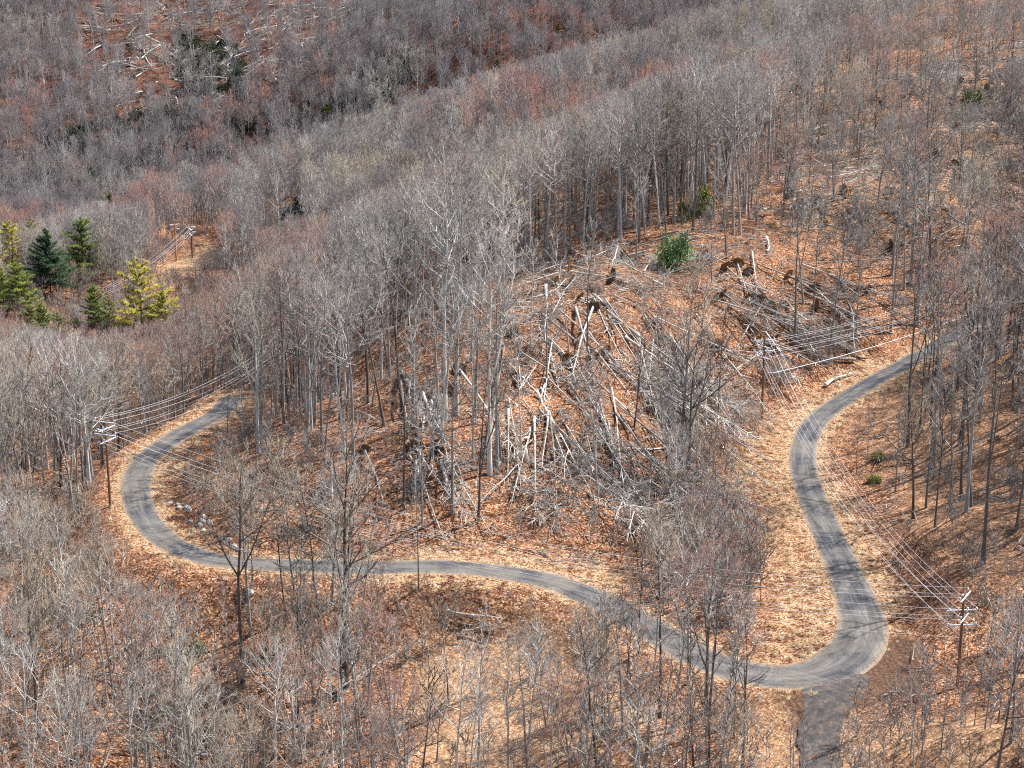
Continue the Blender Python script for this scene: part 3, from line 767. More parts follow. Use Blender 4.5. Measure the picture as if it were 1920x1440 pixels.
# ------------------------------------------------------------------ every tree one can tell apart is a thing of its own
ONES = "first second third fourth fifth sixth seventh eighth ninth tenth eleventh twelfth thirteenth fourteenth fifteenth sixteenth seventeenth eighteenth nineteenth".split()
TENS = {2: "twent", 3: "thirt", 4: "fort", 5: "fift", 6: "sixt", 7: "sevent", 8: "eight", 9: "ninet"}
def ordinal(n):
    if n < 20: return ONES[n - 1]
    t, o = divmod(n, 10)
    return TENS[t] + ("ieth" if o == 0 else "y-" + ONES[o - 1])
def place_words(u, v):
    if v > 1085:
        if u < 240: return "at the photo's lower left edge"
        if u < 470: return "below the road's left bend"
        if u < 760: return "below the road's middle stretch"
        if u < 1090: return "in the clearing below the road"
        if u < 1430: return "in the grove beside the hairpin"
        return "beyond the hairpin, lower right corner"
    if u < 245: return "left of the road's left bend" if v > 780 else "on the slope below the pines"
    if inpoly(u, v, INLOOP): return "inside the road's left bend"
    if inpoly(u, v, HOLLOW): return "in the hollow beside the road"
    if inpoly(u, v, RSLOPE): return "on the bank right of the road"
    if inpoly(u, v, SLOPE): return "on the open slope of windthrow" if u < 1250 else "on the log-strewn slope behind the pole"
    if inpoly(u, v, UPR): return "among windthrow near the upper right"
    if u < 640: return "on the hillside above the left bend"
    if v < 330: return "high on the wooded ridge"
    if u < 900: return "in the dense stand above the slope"
    if u < 1300: return "on the crest behind the windthrow"
    return "on the right-hand hillside"
ppx = ht * ppm
top_v = v - ppx
inview = (u > 12) & (u < 1908) & (v < 1500) & (top_v > 5)
order = [i for i in np.argsort(-ppx) if inview[i]]
cnt = {"grey": 0, "red": 0, "tan": 0}
LIMITS = {"grey": 290, "red": 150, "tan": 110}
indiv = []
for i in order:
    c = {"mauve": "grey"}.get(TWN[colr[i]], TWN[colr[i]])
    if cnt[c] < LIMITS[c]:
        cnt[c] += 1; indiv.append(i)
indset = set(indiv)
NAMES = {"grey": ("bare_tree", "bare tree"), "red": ("red_budded_tree", "red-budded tree"), "tan": ("tan_twigged_tree", "tan-twigged tree")}
looks = {}
for i in indiv:
    c = {"mauve": "grey"}.get(TWN[colr[i]], TWN[colr[i]])
    hw = "tall" if ht[i] > 21 else ("medium-sized" if ht[i] > 13.5 else "small")
    bw = {0: "pale-barked", 1: "grey-barked", 2: "dark-barked"}[bark[i]]
    looks.setdefault((hw, bw, c, place_words(u[i], v[i])), []).append(i)
def put_tree(kd, name, loc, h, rz, bk, tw, tilt=(0, 0)):
    e = bpy.data.objects.new(name, None); COL.objects.link(e)
    e.empty_display_size = .5
    e.location = loc; s = h / kd.H; e.scale = (s, s, s); e.rotation_euler = (tilt[0], tilt[1], rz)
    t = obj("trunk", kd.trunk, e); t.material_slots[0].link = 'OBJECT'; t.material_slots[0].material = BARK[bk]
    c = obj("crown", kd.crown, e)
    for k, m in ((0, BARK[bk]), (1, TWIG[tw])):
        c.material_slots[k].link = 'OBJECT'; c.material_slots[k].material = m
    return e
rng2 = np.random.default_rng(8)
for (hw, bw, c, pw), ids in looks.items():
    ids.sort(key=lambda i: u[i])
    for n, i in enumerate(ids):
        kd = KINDS[kindk[i]][int(rng2.integers(len(KINDS[kindk[i]])))]
        e = put_tree(kd, NAMES[c][0], (nx[i], ny[i], nz[i]), ht[i], rng2.uniform(0, 6.28), BKN[bark[i]], TWN[colr[i]], tuple(rng2.normal(0, .055, 2)))
        rank = "" if len(ids) == 1 else f", {ordinal(n + 1)} such from left"
        tag(e, f"{hw} {bw} {NAMES[c][1]}{rank}, {pw}", "tree", "trees standing " + pw)

# the rest of the near wood: past counting
rest = np.array([i for i in range(len(nx)) if i not in indset])
combos = [("tall", "pale", "grey"), ("tall", "grey", "mauve"), ("round", "grey", "grey"), ("round", "grey", "red"), ("slender", "grey", "grey"), ("slender", "grey", "red"), ("leafy", "grey", "tan"), ("round", "grey", "tan")]
start = np.cumsum([0] + [len(KINDS[k]) for k, _, _ in combos])
woodlib = lib_trees("wood_tree", combos)
def combo_idx(k, c):
    t = {"tall": 0 if c == 0 else 1, "round": {0: 2, 1: 3, 2: 7, 3: 2}[c], "slender": 5 if c == 1 else 4, "leafy": 6}[k]
    if k == "tall" and c == 1: t = 3
    return t
ti = [combo_idx(kindk[i], colr[i]) for i in rest]
kh = np.array([KINDS[combos[t][0]][0].H for t in ti])
idx = np.array([start[t] + rng.integers(len(KINDS[combos[t][0]])) for t in ti])
rot = np.c_[rng.normal(0, .035, (len(rest), 2)), rng.uniform(0, 6.28, len(rest))]
scatter("hillside_wood", np.c_[nx[rest], ny[rest], nz[rest]], rot, ht[rest] / kh, idx, woodlib, "mass of leafless trees filling the wood between the nearer ones")

# far woods on the next ridge and the hillside beyond the valley
BLOW = [(130,100),(200,-20),(700,-20),(670,90),(520,150),(430,220),(260,235)]
def far_wood(name, y0, y1, cell, h0, h1, label, bl, seed):
    x, y = jitter_grid(y0, y1, cell, .285, 20)
    z = ground(x, y); uu, vv, dd = project(np.stack([x, y, z], -1))
    dn = np.full(len(x), .93)
    dn[inpoly(uu, vv, BLOW) & (dd > 900)] = .25
    dn[inpoly(uu, vv, UPR) & (dd < 620)] = .12; dn[(uu > 1420) & (dd < 660) & (vv > 90)] *= .4
    dn[inpoly(uu, vv, [(250,540),(300,480),(390,430),(440,430),(430,490),(330,560)]) & (dd < 720)] = 0
    dn[inpoly(uu, vv, [(495,440),(500,410),(585,390),(585,402),(540,425)])] = 0
    k = (rng.uniform(size=len(x)) < dn) & (uu > -120) & (uu < 2040)
    x, y, z, uu, vv = x[k], y[k], z[k], uu[k], vv[k]
    hh = rng.uniform(h0, h1, len(x)); pm = F / dd[k] * cp
    hm = (vv - np.where(dd[k] < 560, np.interp(uu, CRESTU, CRESTV) + 15, np.interp(uu, [0,150,270,400,560,740,1000,1250,1400,1920], [440,400,335,300,250,195,118,38,5,-40])) - rng.uniform(-10, 18, len(x))) / pm
    hh = np.where(dd[k] < 800, np.minimum(hh, np.maximum(hm, 7)), hh)
    kc = keep_clear(uu, vv, dd[k], hh, pm, WPTS, .25)
    x, y, z, uu, vv, hh = x[kc], y[kc], z[kc], uu[kc], vv[kc], hh[kc]
    # patches of red and of grey crowns
    pn = np.sin(x * .045 + 1.3 * np.sin(y * .021)) + np.sin(y * .038 + 2 + 1.1 * np.sin(x * .03)) + rng.normal(0, .8, len(x))
    cc = np.where(pn > np.where(y > 800, 2.1, 1.5), 1, np.where(pn < -1.5, 2, np.where(rng.uniform(size=len(x)) < .5, 0, 3)))
    id_ = cc * 6 + rng.integers(0, 6, len(x))
    h = hh
    sm_ = (rng.uniform(size=len(x)) < .3) & (y > 780); h = np.where(sm_, h * .42, h)
    scatter(name, np.c_[x, y, z], np.c_[rng.normal(0, .03, (len(x), 2)), rng.uniform(0, 6.28, len(x))], h / 20., id_, bl, label)
farlib = lib_trees("far_tree", [("far", "pale", "grey"), ("far", "pale", "red"), ("far", "grey", "tan"), ("far", "grey", "mauve")])
far_wood("ridge_wood", 470, 800, 4.6, 13, 23, "leafless grey and reddish wood covering the middle ridge", farlib, 1)
remotelib = lib_trees("remote_tree", [("remote", "pale", "mauve"), ("remote", "grey", "red"), ("remote", "grey", "grey"), ("remote", "grey", "mauve")])
far_wood("valley_wood", 800, 1420, 4.2, 12, 21, "leafless wood on the far hillside across the valley", remotelib, 2)


# ------------------------------------------------------------------ single trees that stand out in the photograph
def px_tree(ub, vb, vt, key, k, bk, tw, name, label, cat="tree", group=None, tilt=(0, 0), rz=0, leafm=None):
    p = hit(ub, vb); dpt = float(project(p)[2]); h = (vb - vt) / (F / dpt * cp)
    e = put_tree(KINDS[key][k % len(KINDS[key])], name, p, h, rz, bk, tw, tilt)
    if leafm:
        c = [x for x in e.children if x.name.startswith("crown")][0]
        c.material_slots[2].link = 'OBJECT'; c.material_slots[2].material = leafm
    return tag(e, label, cat, group)
SPECIMENS = [
 (485,850,545,"round",1,"pale","tan","large pale lichen-grey tree rising above the left road bend"),
 (1197,435,175,"round",4,"pale","grey","big pale spreading tree standing out on the crest above the windthrow"),
 (345,1470,1110,"round",3,"pale","grey","white-trunked birch-like tree at the bottom edge below the left bend"),
 (785,1112,860,"slender",0,"grey","grey","lone tall straight tree at the lower edge of the road's middle"),
 (835,790,285,"tall",0,"pale","grey","very tall pale pair-stemmed tree at the left of the open slope"),
 (855,780,330,"tall",2,"grey","grey","very tall straight tree just right of the pale paired one on the slope"),
 (918,892,430,"tall",1,"pale","grey","thick pale trunk rooted lowest in the middle of the open slope"),
 (932,880,480,"tall",4,"grey","grey","grey trunk close behind the thick pale trunk on the open slope"),
 (775,795,400,"tall",6,"grey","grey","straight grey tree on the leafy slope right of the sawn stub"),
 (1275,900,510,"round",0,"grey","tan","broad tan-budded tree in front of the pale green evergreen"),
 (1292,900,620,"round",5,"dark","mauve","dark spreading tree at the foot of the windthrow slope"),
 (1393,1440,1130,"tall",5,"dark","grey","dark tall tree beside the hairpin, right-hand one of two"),
 (1376,1385,1150,"slender",2,"dark","grey","dark slim tree beside the hairpin, left-hand one of two"),
 (1702,838,470,"tall",3,"dark","mauve","dark forked tree nearest the upper road bend on its right bank"),
 (1750,880,470,"tall",2,"grey","grey","tall grey tree in the middle of the right bank"),
 (1812,960,520,"tall",0,"grey","grey","tall grey tree low on the right bank above the wires"),
 (1843,1060,560,"tall",6,"dark","grey","tall dark tree lowest on the right bank near the edge"),
 (690,758,500,"tall",4,"dark","grey","dark straight tree at the left margin of the leafy slope"),
 (640,785,470,"tall",2,"dark","mauve","dark tree in the stand above the left road bend"),
 (575,830,500,"tall",0,"grey","grey","grey tree rooted lowest in the stand above the left bend"),
 (1490,650,330,"tall",6,"grey","grey","grey tree between the utility pole and the upper road"),
 (1605,640,420,"tall",1,"grey","grey","grey tree beside the wires right of the utility pole"),
 (648,1290,800,"round",2,"dark","grey","tall dark many-limbed tree below the road's middle stretch"),
 (455,1290,830,"tall",5,"dark","tan","tall dark tree rising across the left bend's lower end"),
]
for i, (ub, vb, vt, key, k, bk, tw, lab) in enumerate(SPECIMENS):
    px_tree(ub, vb, vt, key, k, bk, tw, "specimen_tree", lab, rz=i * 1.7)
px_tree(300, 812, 762, "leafy", 1, "grey", "tan", "orange_leaved_tree", "small tree still hung with orange leaves by left bend", leafm=M_ORANGE)

# ------------------------------------------------------------------ evergreens
def gen_pine(seed, Ht, wid, nw, per, tuft, droop=.0):
    rg = np.random.default_rng(seed)
    tk = MB(); t = np.linspace(0, 1, 7)
    add_tube(tk, np.stack([.02 * Ht * np.sin(t * 3 + seed), .015 * Ht * np.cos(t * 4), t * Ht - .4], -1), .22 * (1 - .93 * t) * Ht / 15, 6, 0, False)
    cr = MB(); C = []
    P0, P1, R0 = [], [], []
    for w_ in range(nw):
        x = w_ / (nw - 1); z = Ht * (.16 + .82 * x)
        for k in range(per if x < .85 else 4):
            a = k * 6.28 / per + w_ * .9 + rg.uniform(-.35, .35)
            ln = 1.6 * wid * Ht * (1 - x) ** .7 * rg.uniform(.35, 1.3) + .3
            el = math.radians(6 + 40 * x + rg.uniform(-10, 10))
            d = np.array([math.cos(a) * math.cos(el), math.sin(a) * math.cos(el), math.sin(el)])
            b = np.array([0, 0, z + rg.uniform(-.2, .2)]); e = b + d * ln
            P0.append(b); P1.append(e); R0.append(.02 + .012 * ln)
            n = max(4, int(tuft * ln))
            s = rg.uniform(.25, 1.05, n)[:, None]
            sd = np.array([-d[1], d[0], 0]); 
            C.append(b + d * ln * s + sd * rg.normal(0, .16, (n, 1)) * ln * s + np.array([0, 0, 1]) * rg.uniform(-.08, .22, (n, 1)))
    add_segs(cr, np.array(P0), np.array(P1), np.array(R0), None, 3, 0)
    C = np.concatenate(C); m = len(C); q = 7
    D = rg.normal(size=(m, q, 3)) * np.array([1, 1, .6]); D[..., 2] += .35; D /= np.linalg.norm(D, axis=-1, keepdims=True)
    base = np.repeat(C[:, None], q, 1); ln = rg.uniform(.3, .75, (m, q, 1)) * Ht / 15
    A, B = frames(D)
    V = np.stack([base - A * .05, base + A * .05, base + D * ln], 2).reshape(-1, 3)
    cr.add(V, np.arange(len(V)).reshape(-1, 3), 1, False)
    return Ht, tk.mesh("pine_trunk", [BARK["dark"]]), cr.mesh("pine_crown", [BARK["dark"], NEEDLE["green"]])
PINES = [gen_pine(1, 15, .24, 15, 7, 17), gen_pine(2, 15, .30, 12, 6, 16), gen_pine(3, 15, .2, 14, 6, 17), gen_pine(4, 15, .27, 9, 5, 15)]
def put_pine(ub, vb, vt, k, nm, name, label, group=None, rz=0.):
    p = hit(ub, vb); dpt = float(project(p)[2]); Hp, tm, cm = PINES[k]
    s = (vb - vt) / (F / dpt * cp) / Hp
    e = bpy.data.objects.new(name, None); COL.objects.link(e); e.location = p; e.scale = (s, s, s); e.rotation_euler = (0, 0, rz)
    obj("trunk", tm, e); c = obj("crown", cm, e); c.material_slots[1].link = 'OBJECT'; c.material_slots[1].material = NEEDLE[nm]
    return tag(e, label, "pine" if name == "pine_tree" else "tree", group)
g_ = "pines on the left valley side"
for i, (ub, vb, vt, k, nm, lab) in enumerate([
 (93,560,438,0,"dark","darkest blue-green pine, dense and pointed, at the left"),
 (158,528,414,1,"green","bright green broad pine right of the dark pine"),
 (26,520,422,3,"yellow","yellow-green pine at the left edge above the others"),
 (62,500,416,3,"olive","small olive pine between the yellow-green and the dark pine"),
 (38,598,495,1,"green","green pine below the dark pine at the left edge"),
 (4,585,508,0,"green","green pine cut off by the photo's left edge"),
 (180,634,540,2,"green","slim fresh green pine left of the yellow pine"),
 (207,640,562,3,"olive","olive ragged pine leaning beside the slim green pine"),
 (266,640,490,3,"yellow","tall golden yellow pine, the brightest in the valley"),
 (308,640,548,1,"yellow","lower golden yellow pine just right of the tallest"),
 (84,660,570,2,"green","green pine top behind the pale bare crown at left"),
 (14,470,418,1,"olive","small olive pine at the left edge, highest of the group"), (60,640,575,1,"olive","low olive pine left of the pale bare crown"),
 (112,660,590,3,"olive","yellowish pine top just right of the pale bare crown")]):
    put_pine(ub, vb, vt, k, nm, "pine_tree", lab, g_, i * 1.1)
for i, (ub, vb, vt, k, nm, lab) in enumerate([
 (1046,80,48,1,"green","bright green conifer high on the middle ridge"), (932,142,112,1,"olive","small olive conifer on the middle ridge left of the bright one"),
 (614,232,196,1,"green","green conifer at the crest of the middle ridge, left of centre"), (207,405,362,2,"olive","small green conifer in the valley above the bright pine"),
 (562,395,355,0,"moss","dark conifer in the gap left of the grey far road"), (400,135,100,1,"moss","dark conifer at the foot of the far windthrow"),
 (432,190,150,0,"moss","dark conifer below the far windthrow, further right")]):
    put_pine(ub, vb, vt, k, nm, "conifer_tree", lab, None, i * .7)
def gen_shrub(seed, n, size):
    rg = np.random.default_rng(seed); st = MB(); lf = MB()
    a = rg.uniform(0, 6.28, 9); e = np.stack([np.cos(a) * .7, np.sin(a) * .7, rg.uniform(.7, 1.3, 9)], -1)
    add_segs(st, np.zeros((9, 3)) - np.array([0, 0, .1]), e, np.full(9, .05), np.full(9, .02), 4, 0)
    cl = rg.normal(size=(26, 3)); cl /= np.linalg.norm(cl, axis=1, keepdims=True); cl[:, 2] = np.abs(cl[:, 2]); cl *= rg.uniform(.55, 1.0, (26, 1)); cl[:, 2] = cl[:, 2] * 1.2 + .15
    k = rg.integers(0, 26, n); c = cl[k] + rg.normal(0, .2, (n, 3)); c[:, 2] = np.maximum(c[:, 2], .02)
    add_leaves(lf, rg, c, size, 0, .7)
    return st.mesh("shrub_stems", [BARK["dark"]]), lf.mesh("shrub_leaves", [NEEDLE["olive"]])
SHRUBS = [gen_shrub(i, 1500, .085) for i in range(3)]
def put_shrub(ub, vb, wpx, hpx, nm, label, k=0):
    p = hit(ub, vb); ppm_ = F / float(project(p)[2])
    e = bpy.data.objects.new("evergreen_shrub", None); COL.objects.link(e); e.location = p
    s = wpx / ppm_ / 2.3; e.scale = (s, s, hpx / ppm_ / cp / 1.45); e.rotation_euler = (0, 0, ub * .1)
    obj("stems", SHRUBS[k][0], e); c = obj("foliage", SHRUBS[k][1], e); c.material_slots[0].link = 'OBJECT'; c.material_slots[0].material = NEEDLE[nm]
    return tag(e, label, "shrub", "evergreen shrubs scattered in the wood")
for i, a in enumerate([
 (1266,508,74,72,"mint","large pale green rounded evergreen at the top of the windthrow"), (1318,402,52,48,"green","dark leaved green shrub on the crest above the pale one"),
 (1282,412,34,34,"olive","low olive shrub just left of the crest's green one"), (1824,212,50,44,"green","green leafy shrub in the upper right windthrow"),
 (1858,228,44,34,"olive","straggly olive shrub right of the upper right green one"), (1898,205,26,20,"green","tiny green shrub at the upper right edge"),
 (1648,862,34,13,"olive","small olive shrub on the right bank beside the wires"), (1640,905,36,12,"olive","low mossy shrub lower on the right bank beside the wires"),
 (500,1245,40,34,"moss","dark evergreen shrub under the trees below the left bend"), (312,1338,34,26,"olive","olive shrub left of the white trunk, upper one"),
 (280,1365,36,30,"moss","dark shrub left of the white trunk, lower one"), (380,1405,44,40,"moss","mossy dark shrub right of the white trunk"),
 (372,1230,36,26,"olive","olive shrub above the white-trunked tree"), (1886,552,36,26,"moss","dark shrub beside the upper road at the right edge")]):
    put_shrub(*a, k=i % 3)
def lib_shrubs(name, mats):
    ms = []
    for k in range(3):
        me = SHRUBS[k][1].copy(); me.materials.clear(); me.materials.append(NEEDLE[mats]); ms.append(me)
    return lib(name, ms)
EV = [[(60,300),(420,250),(620,170),(760,110),(800,130),(640,230),(440,300),(60,360)], [(90,250),(300,210),(440,150),(470,260),(330,340),(100,350)], [(330,60),(440,80),(470,200),(360,220)], [(0,350),(180,370),(200,430),(0,430)], [(590,200),(720,130),(760,170),(640,260)]]
x, y = jitter_grid(560, 1150, 7.0, .285, 0); z = ground(x, y); uu, vv, dd = project(np.stack([x, y, z], -1))
m = np.zeros(len(x), bool)
for p in EV: m |= inpoly(uu, vv, p)
m &= rng.uniform(size=len(x)) < .75
scatter("evergreen_understorey", np.c_[x[m], y[m], z[m]], np.c_[np.zeros((m.sum(), 2)), rng.uniform(0, 6, m.sum())], rng.uniform(2.2, 4.6, m.sum()), rng.integers(0, 3, m.sum()), lib_shrubs("dark_shrub", "moss"), "dark evergreen understorey along the far valley floor")

# ------------------------------------------------------------------ windthrow: fallen trees, broken stems, root plates
make_kind("fallen", [dict(seed=800 + i, Ht=24, cb=.48 + .06 * (i % 3), spread=.19 + .03 * (i % 2), nl=24, ns=6, ntw=5, r0=.22, lean=.02, fork=(0, 0, 1, 0)[i], el=(35, 66), tw_r=.017) for i in range(4)])
def log_mesh(seed, crook):
    rg = np.random.default_rng(seed); n_ = 12; t = np.linspace(0, 1, n_)
    w_ = np.cumsum(np.cumsum(rg.normal(0, crook, (n_, 2)), 0), 0); w_ -= w_[0] + (w_[-1] - w_[0]) * t[:, None]
    C_ = np.c_[w_, t * 20]; rad_ = (.5 - .3 * t) * (1 + rg.normal(0, .06, n_))
    b = MB(); add_tube(b, C_, rad_, 8, 0)
    m_ = 7; a = np.arange(m_) * 6.28 / m_                 # splintered tip
    P = C_[-1] + np.c_[.14 * np.cos(a), .14 * np.sin(a), np.full(m_, -.15)]
    add_segs(b, P, P + np.c_[rg.normal(0, .08, (m_, 2)), rg.uniform(.3, 1.3, m_)], np.full(m_, .07), None, 3, 0)
    m_ = 11; k_ = rg.integers(4, n_, m_); a = rg.uniform(0, 6.28, m_); L_ = rg.uniform(1.5, 7, m_)[:, None]   # broken limbs
    D_ = np.c_[np.cos(a), np.sin(a), rg.uniform(.2, 1.0, m_)]; D_ /= np.linalg.norm(D_, axis=1, keepdims=True)
    P = C_[k_]; M_ = P + D_ * L_ * .5; E_ = M_ + (D_ + rg.normal(0, .3, (m_, 3))) * L_ * .5
    add_segs(b, P, M_, np.full(m_, .15), np.full(m_, .1), 4, 0); add_segs(b, M_, E_, np.full(m_, .1), None, 4, 0)
    return b.mesh("log", [LOGM["grey"]])
LOGS = [log_mesh(i, .07 + .05 * i) for i in range(6)]
def root_mesh(seed):
    rg = np.random.default_rng(seed); b = MB()
    n, k = 14, 4
    V = [[0, 0, -.18]]
    for r in range(1, k + 1):
        for j in range(n):
            a = j * 6.28 / n; rr = r / k * (1 + (rg.normal(0, .16) if r == k else rg.normal(0, .05)))
            V.append([math.cos(a) * rr, math.sin(a) * rr, -.18 + .12 * r / k + rg.normal(0, .05)])
    nb = len(V)
    V += [[v_[0] * .93, v_[1] * .93, v_[2] + .32 - .12 * math.hypot(v_[0], v_[1]) + rg.normal(0, .04)] for v_ in V[:nb]]
    V = np.array(V); tri, quad = [], []
    for s_, fl in ((0, 1), (nb, 0)):
        for j in range(n):
            a, c = s_ + 1 + j, s_ + 1 + (j + 1) % n
            tri.append([s_, c, a] if fl else [s_, a, c])
            for r in range(k - 1):
                q = [a + r * n, c + r * n, c + (r + 1) * n, a + (r + 1) * n]; quad.append(q[::-1] if not fl else q)
    for j in range(n):
        a, c = 1 + (k - 1) * n + j, 1 + (k - 1) * n + (j + 1) % n; quad.append([a, a + nb, c + nb, c])
    b.add(V, quad, 0); b.add(V, tri, 0)
    m_ = 22; a = rg.uniform(0, 6.28, m_); r0 = rg.uniform(.3, .9, m_)
    P0 = np.c_[np.cos(a) * r0, np.sin(a) * r0, np.full(m_, -.1)]
    P1 = P0 + np.c_[np.cos(a + rg.normal(0, .5, m_)) * .45, np.sin(a + rg.normal(0, .5, m_)) * .45, rg.uniform(-.45, .1, m_)] 
    add_segs(b, P0, P1, np.full(m_, .055), None, 4, 1)
    return b.mesh("root_plate", [M_ROOTSOIL, LOGM["dark"]])
ROOTS = [root_mesh(i) for i in range(3)]
fallen = []
def put_fallen(a, b, tone, root=None, crown=True, rad=None, name=None, seed=0):
    """a: root end, b: tip, world points"""
    a = np.array(a, float); b = np.array(b, float)
    for _ in range(12):                                     # no stem lies across the road
        q_ = a + (b - a) * np.linspace(0, 1, 12)[:, None]
        if (road_near(q_[:, 0], q_[:, 1])[0] < (2.6 if not crown and np.linalg.norm(b - a) < 7 else 5.0)).any() and np.linalg.norm(b - a) > 2.5: b = a + (b - a) * .86
        else: break
    a = Vector(a); b = Vector(b); d = b - a; L = d.length
    q = d.to_track_quat('Z', 'Y') @ Quaternion((0, 0, 1), seed * 2.3)
    name = name or ("fallen_tree" if crown else "fallen_log")
    e = bpy.data.objects.new(name, None); COL.objects.link(e)
    e.location = a; e.rotation_mode = 'QUATERNION'; e.rotation_quaternion = q
    if crown:
        kd = KINDS["fallen"][seed % 4]; s = L / kd.H; ts = max(.6, min(1.0, s * .85)) if rad is None else rad * .75 / .22
        e.scale = (1, 1, 1)
        t = obj("trunk", kd.trunk, e); t.scale = (ts, ts, s); t.material_slots[0].link = 'OBJECT'; t.material_slots[0].material = LOGM[tone]
        c = obj("crown", kd.crown, e); c.scale = (s, s, s)
        for k, m_ in ((0, LOGM[tone]), (1, M_BRUSH)):
            c.material_slots[k].link = 'OBJECT'; c.material_slots[k].material = m_
    else:
        t = obj("trunk", LOGS[seed % 6], e); r = (rad or .26) * .66; t.scale = (r * 2, r * 2, L / 20); t.material_slots[0].link = 'OBJECT'; t.material_slots[0].material = LOGM[tone]
    if root:
        ro = obj("root_plate", ROOTS[seed % 3], e); rs_ = root * .78; ro.scale = (rs_, rs_, rs_ * .6); ro.location = (0, 0, .1)
        if seed % 3 == 0:
            ro.material_slots[0].link = 'OBJECT'; ro.material_slots[0].material = M_STUB
    um, vm_, dm = project(np.array([(a + b) / 2])); 
    fallen.append((e, float(um[0]), float(vm_[0]), L, tone, bool(root), crown, float(dm[0])))
    return e
def px_fallen(u0, v0, u1, v1, tone="grey", root=None, crown=True, rad=None, la=.35, lb=.7, seed=0):
    a, b = hit(u0, v0), hit(u1, v1); a[2] += la; b[2] += lb
    mid = (a + b) / 2; need = float(ground(mid[0], mid[1])) + .2 - mid[2]
    if need > 0: a[2] += need; b[2] += need
    L = np.linalg.norm(b - a)
    if L > 34: b = a + (b - a) * 34 / L
    return put_fallen(a, b, tone, root, crown, rad, seed=seed)
def C5(x, y): return 640 + x / 3, 480 + y / 3
def C6(x, y): return 1280 + x / 3, 480 + y / 3
def C3(x, y): return 1280 + x / 3, y / 3
def CB(x, y): return 640 + x / 3, 960 + y / 3
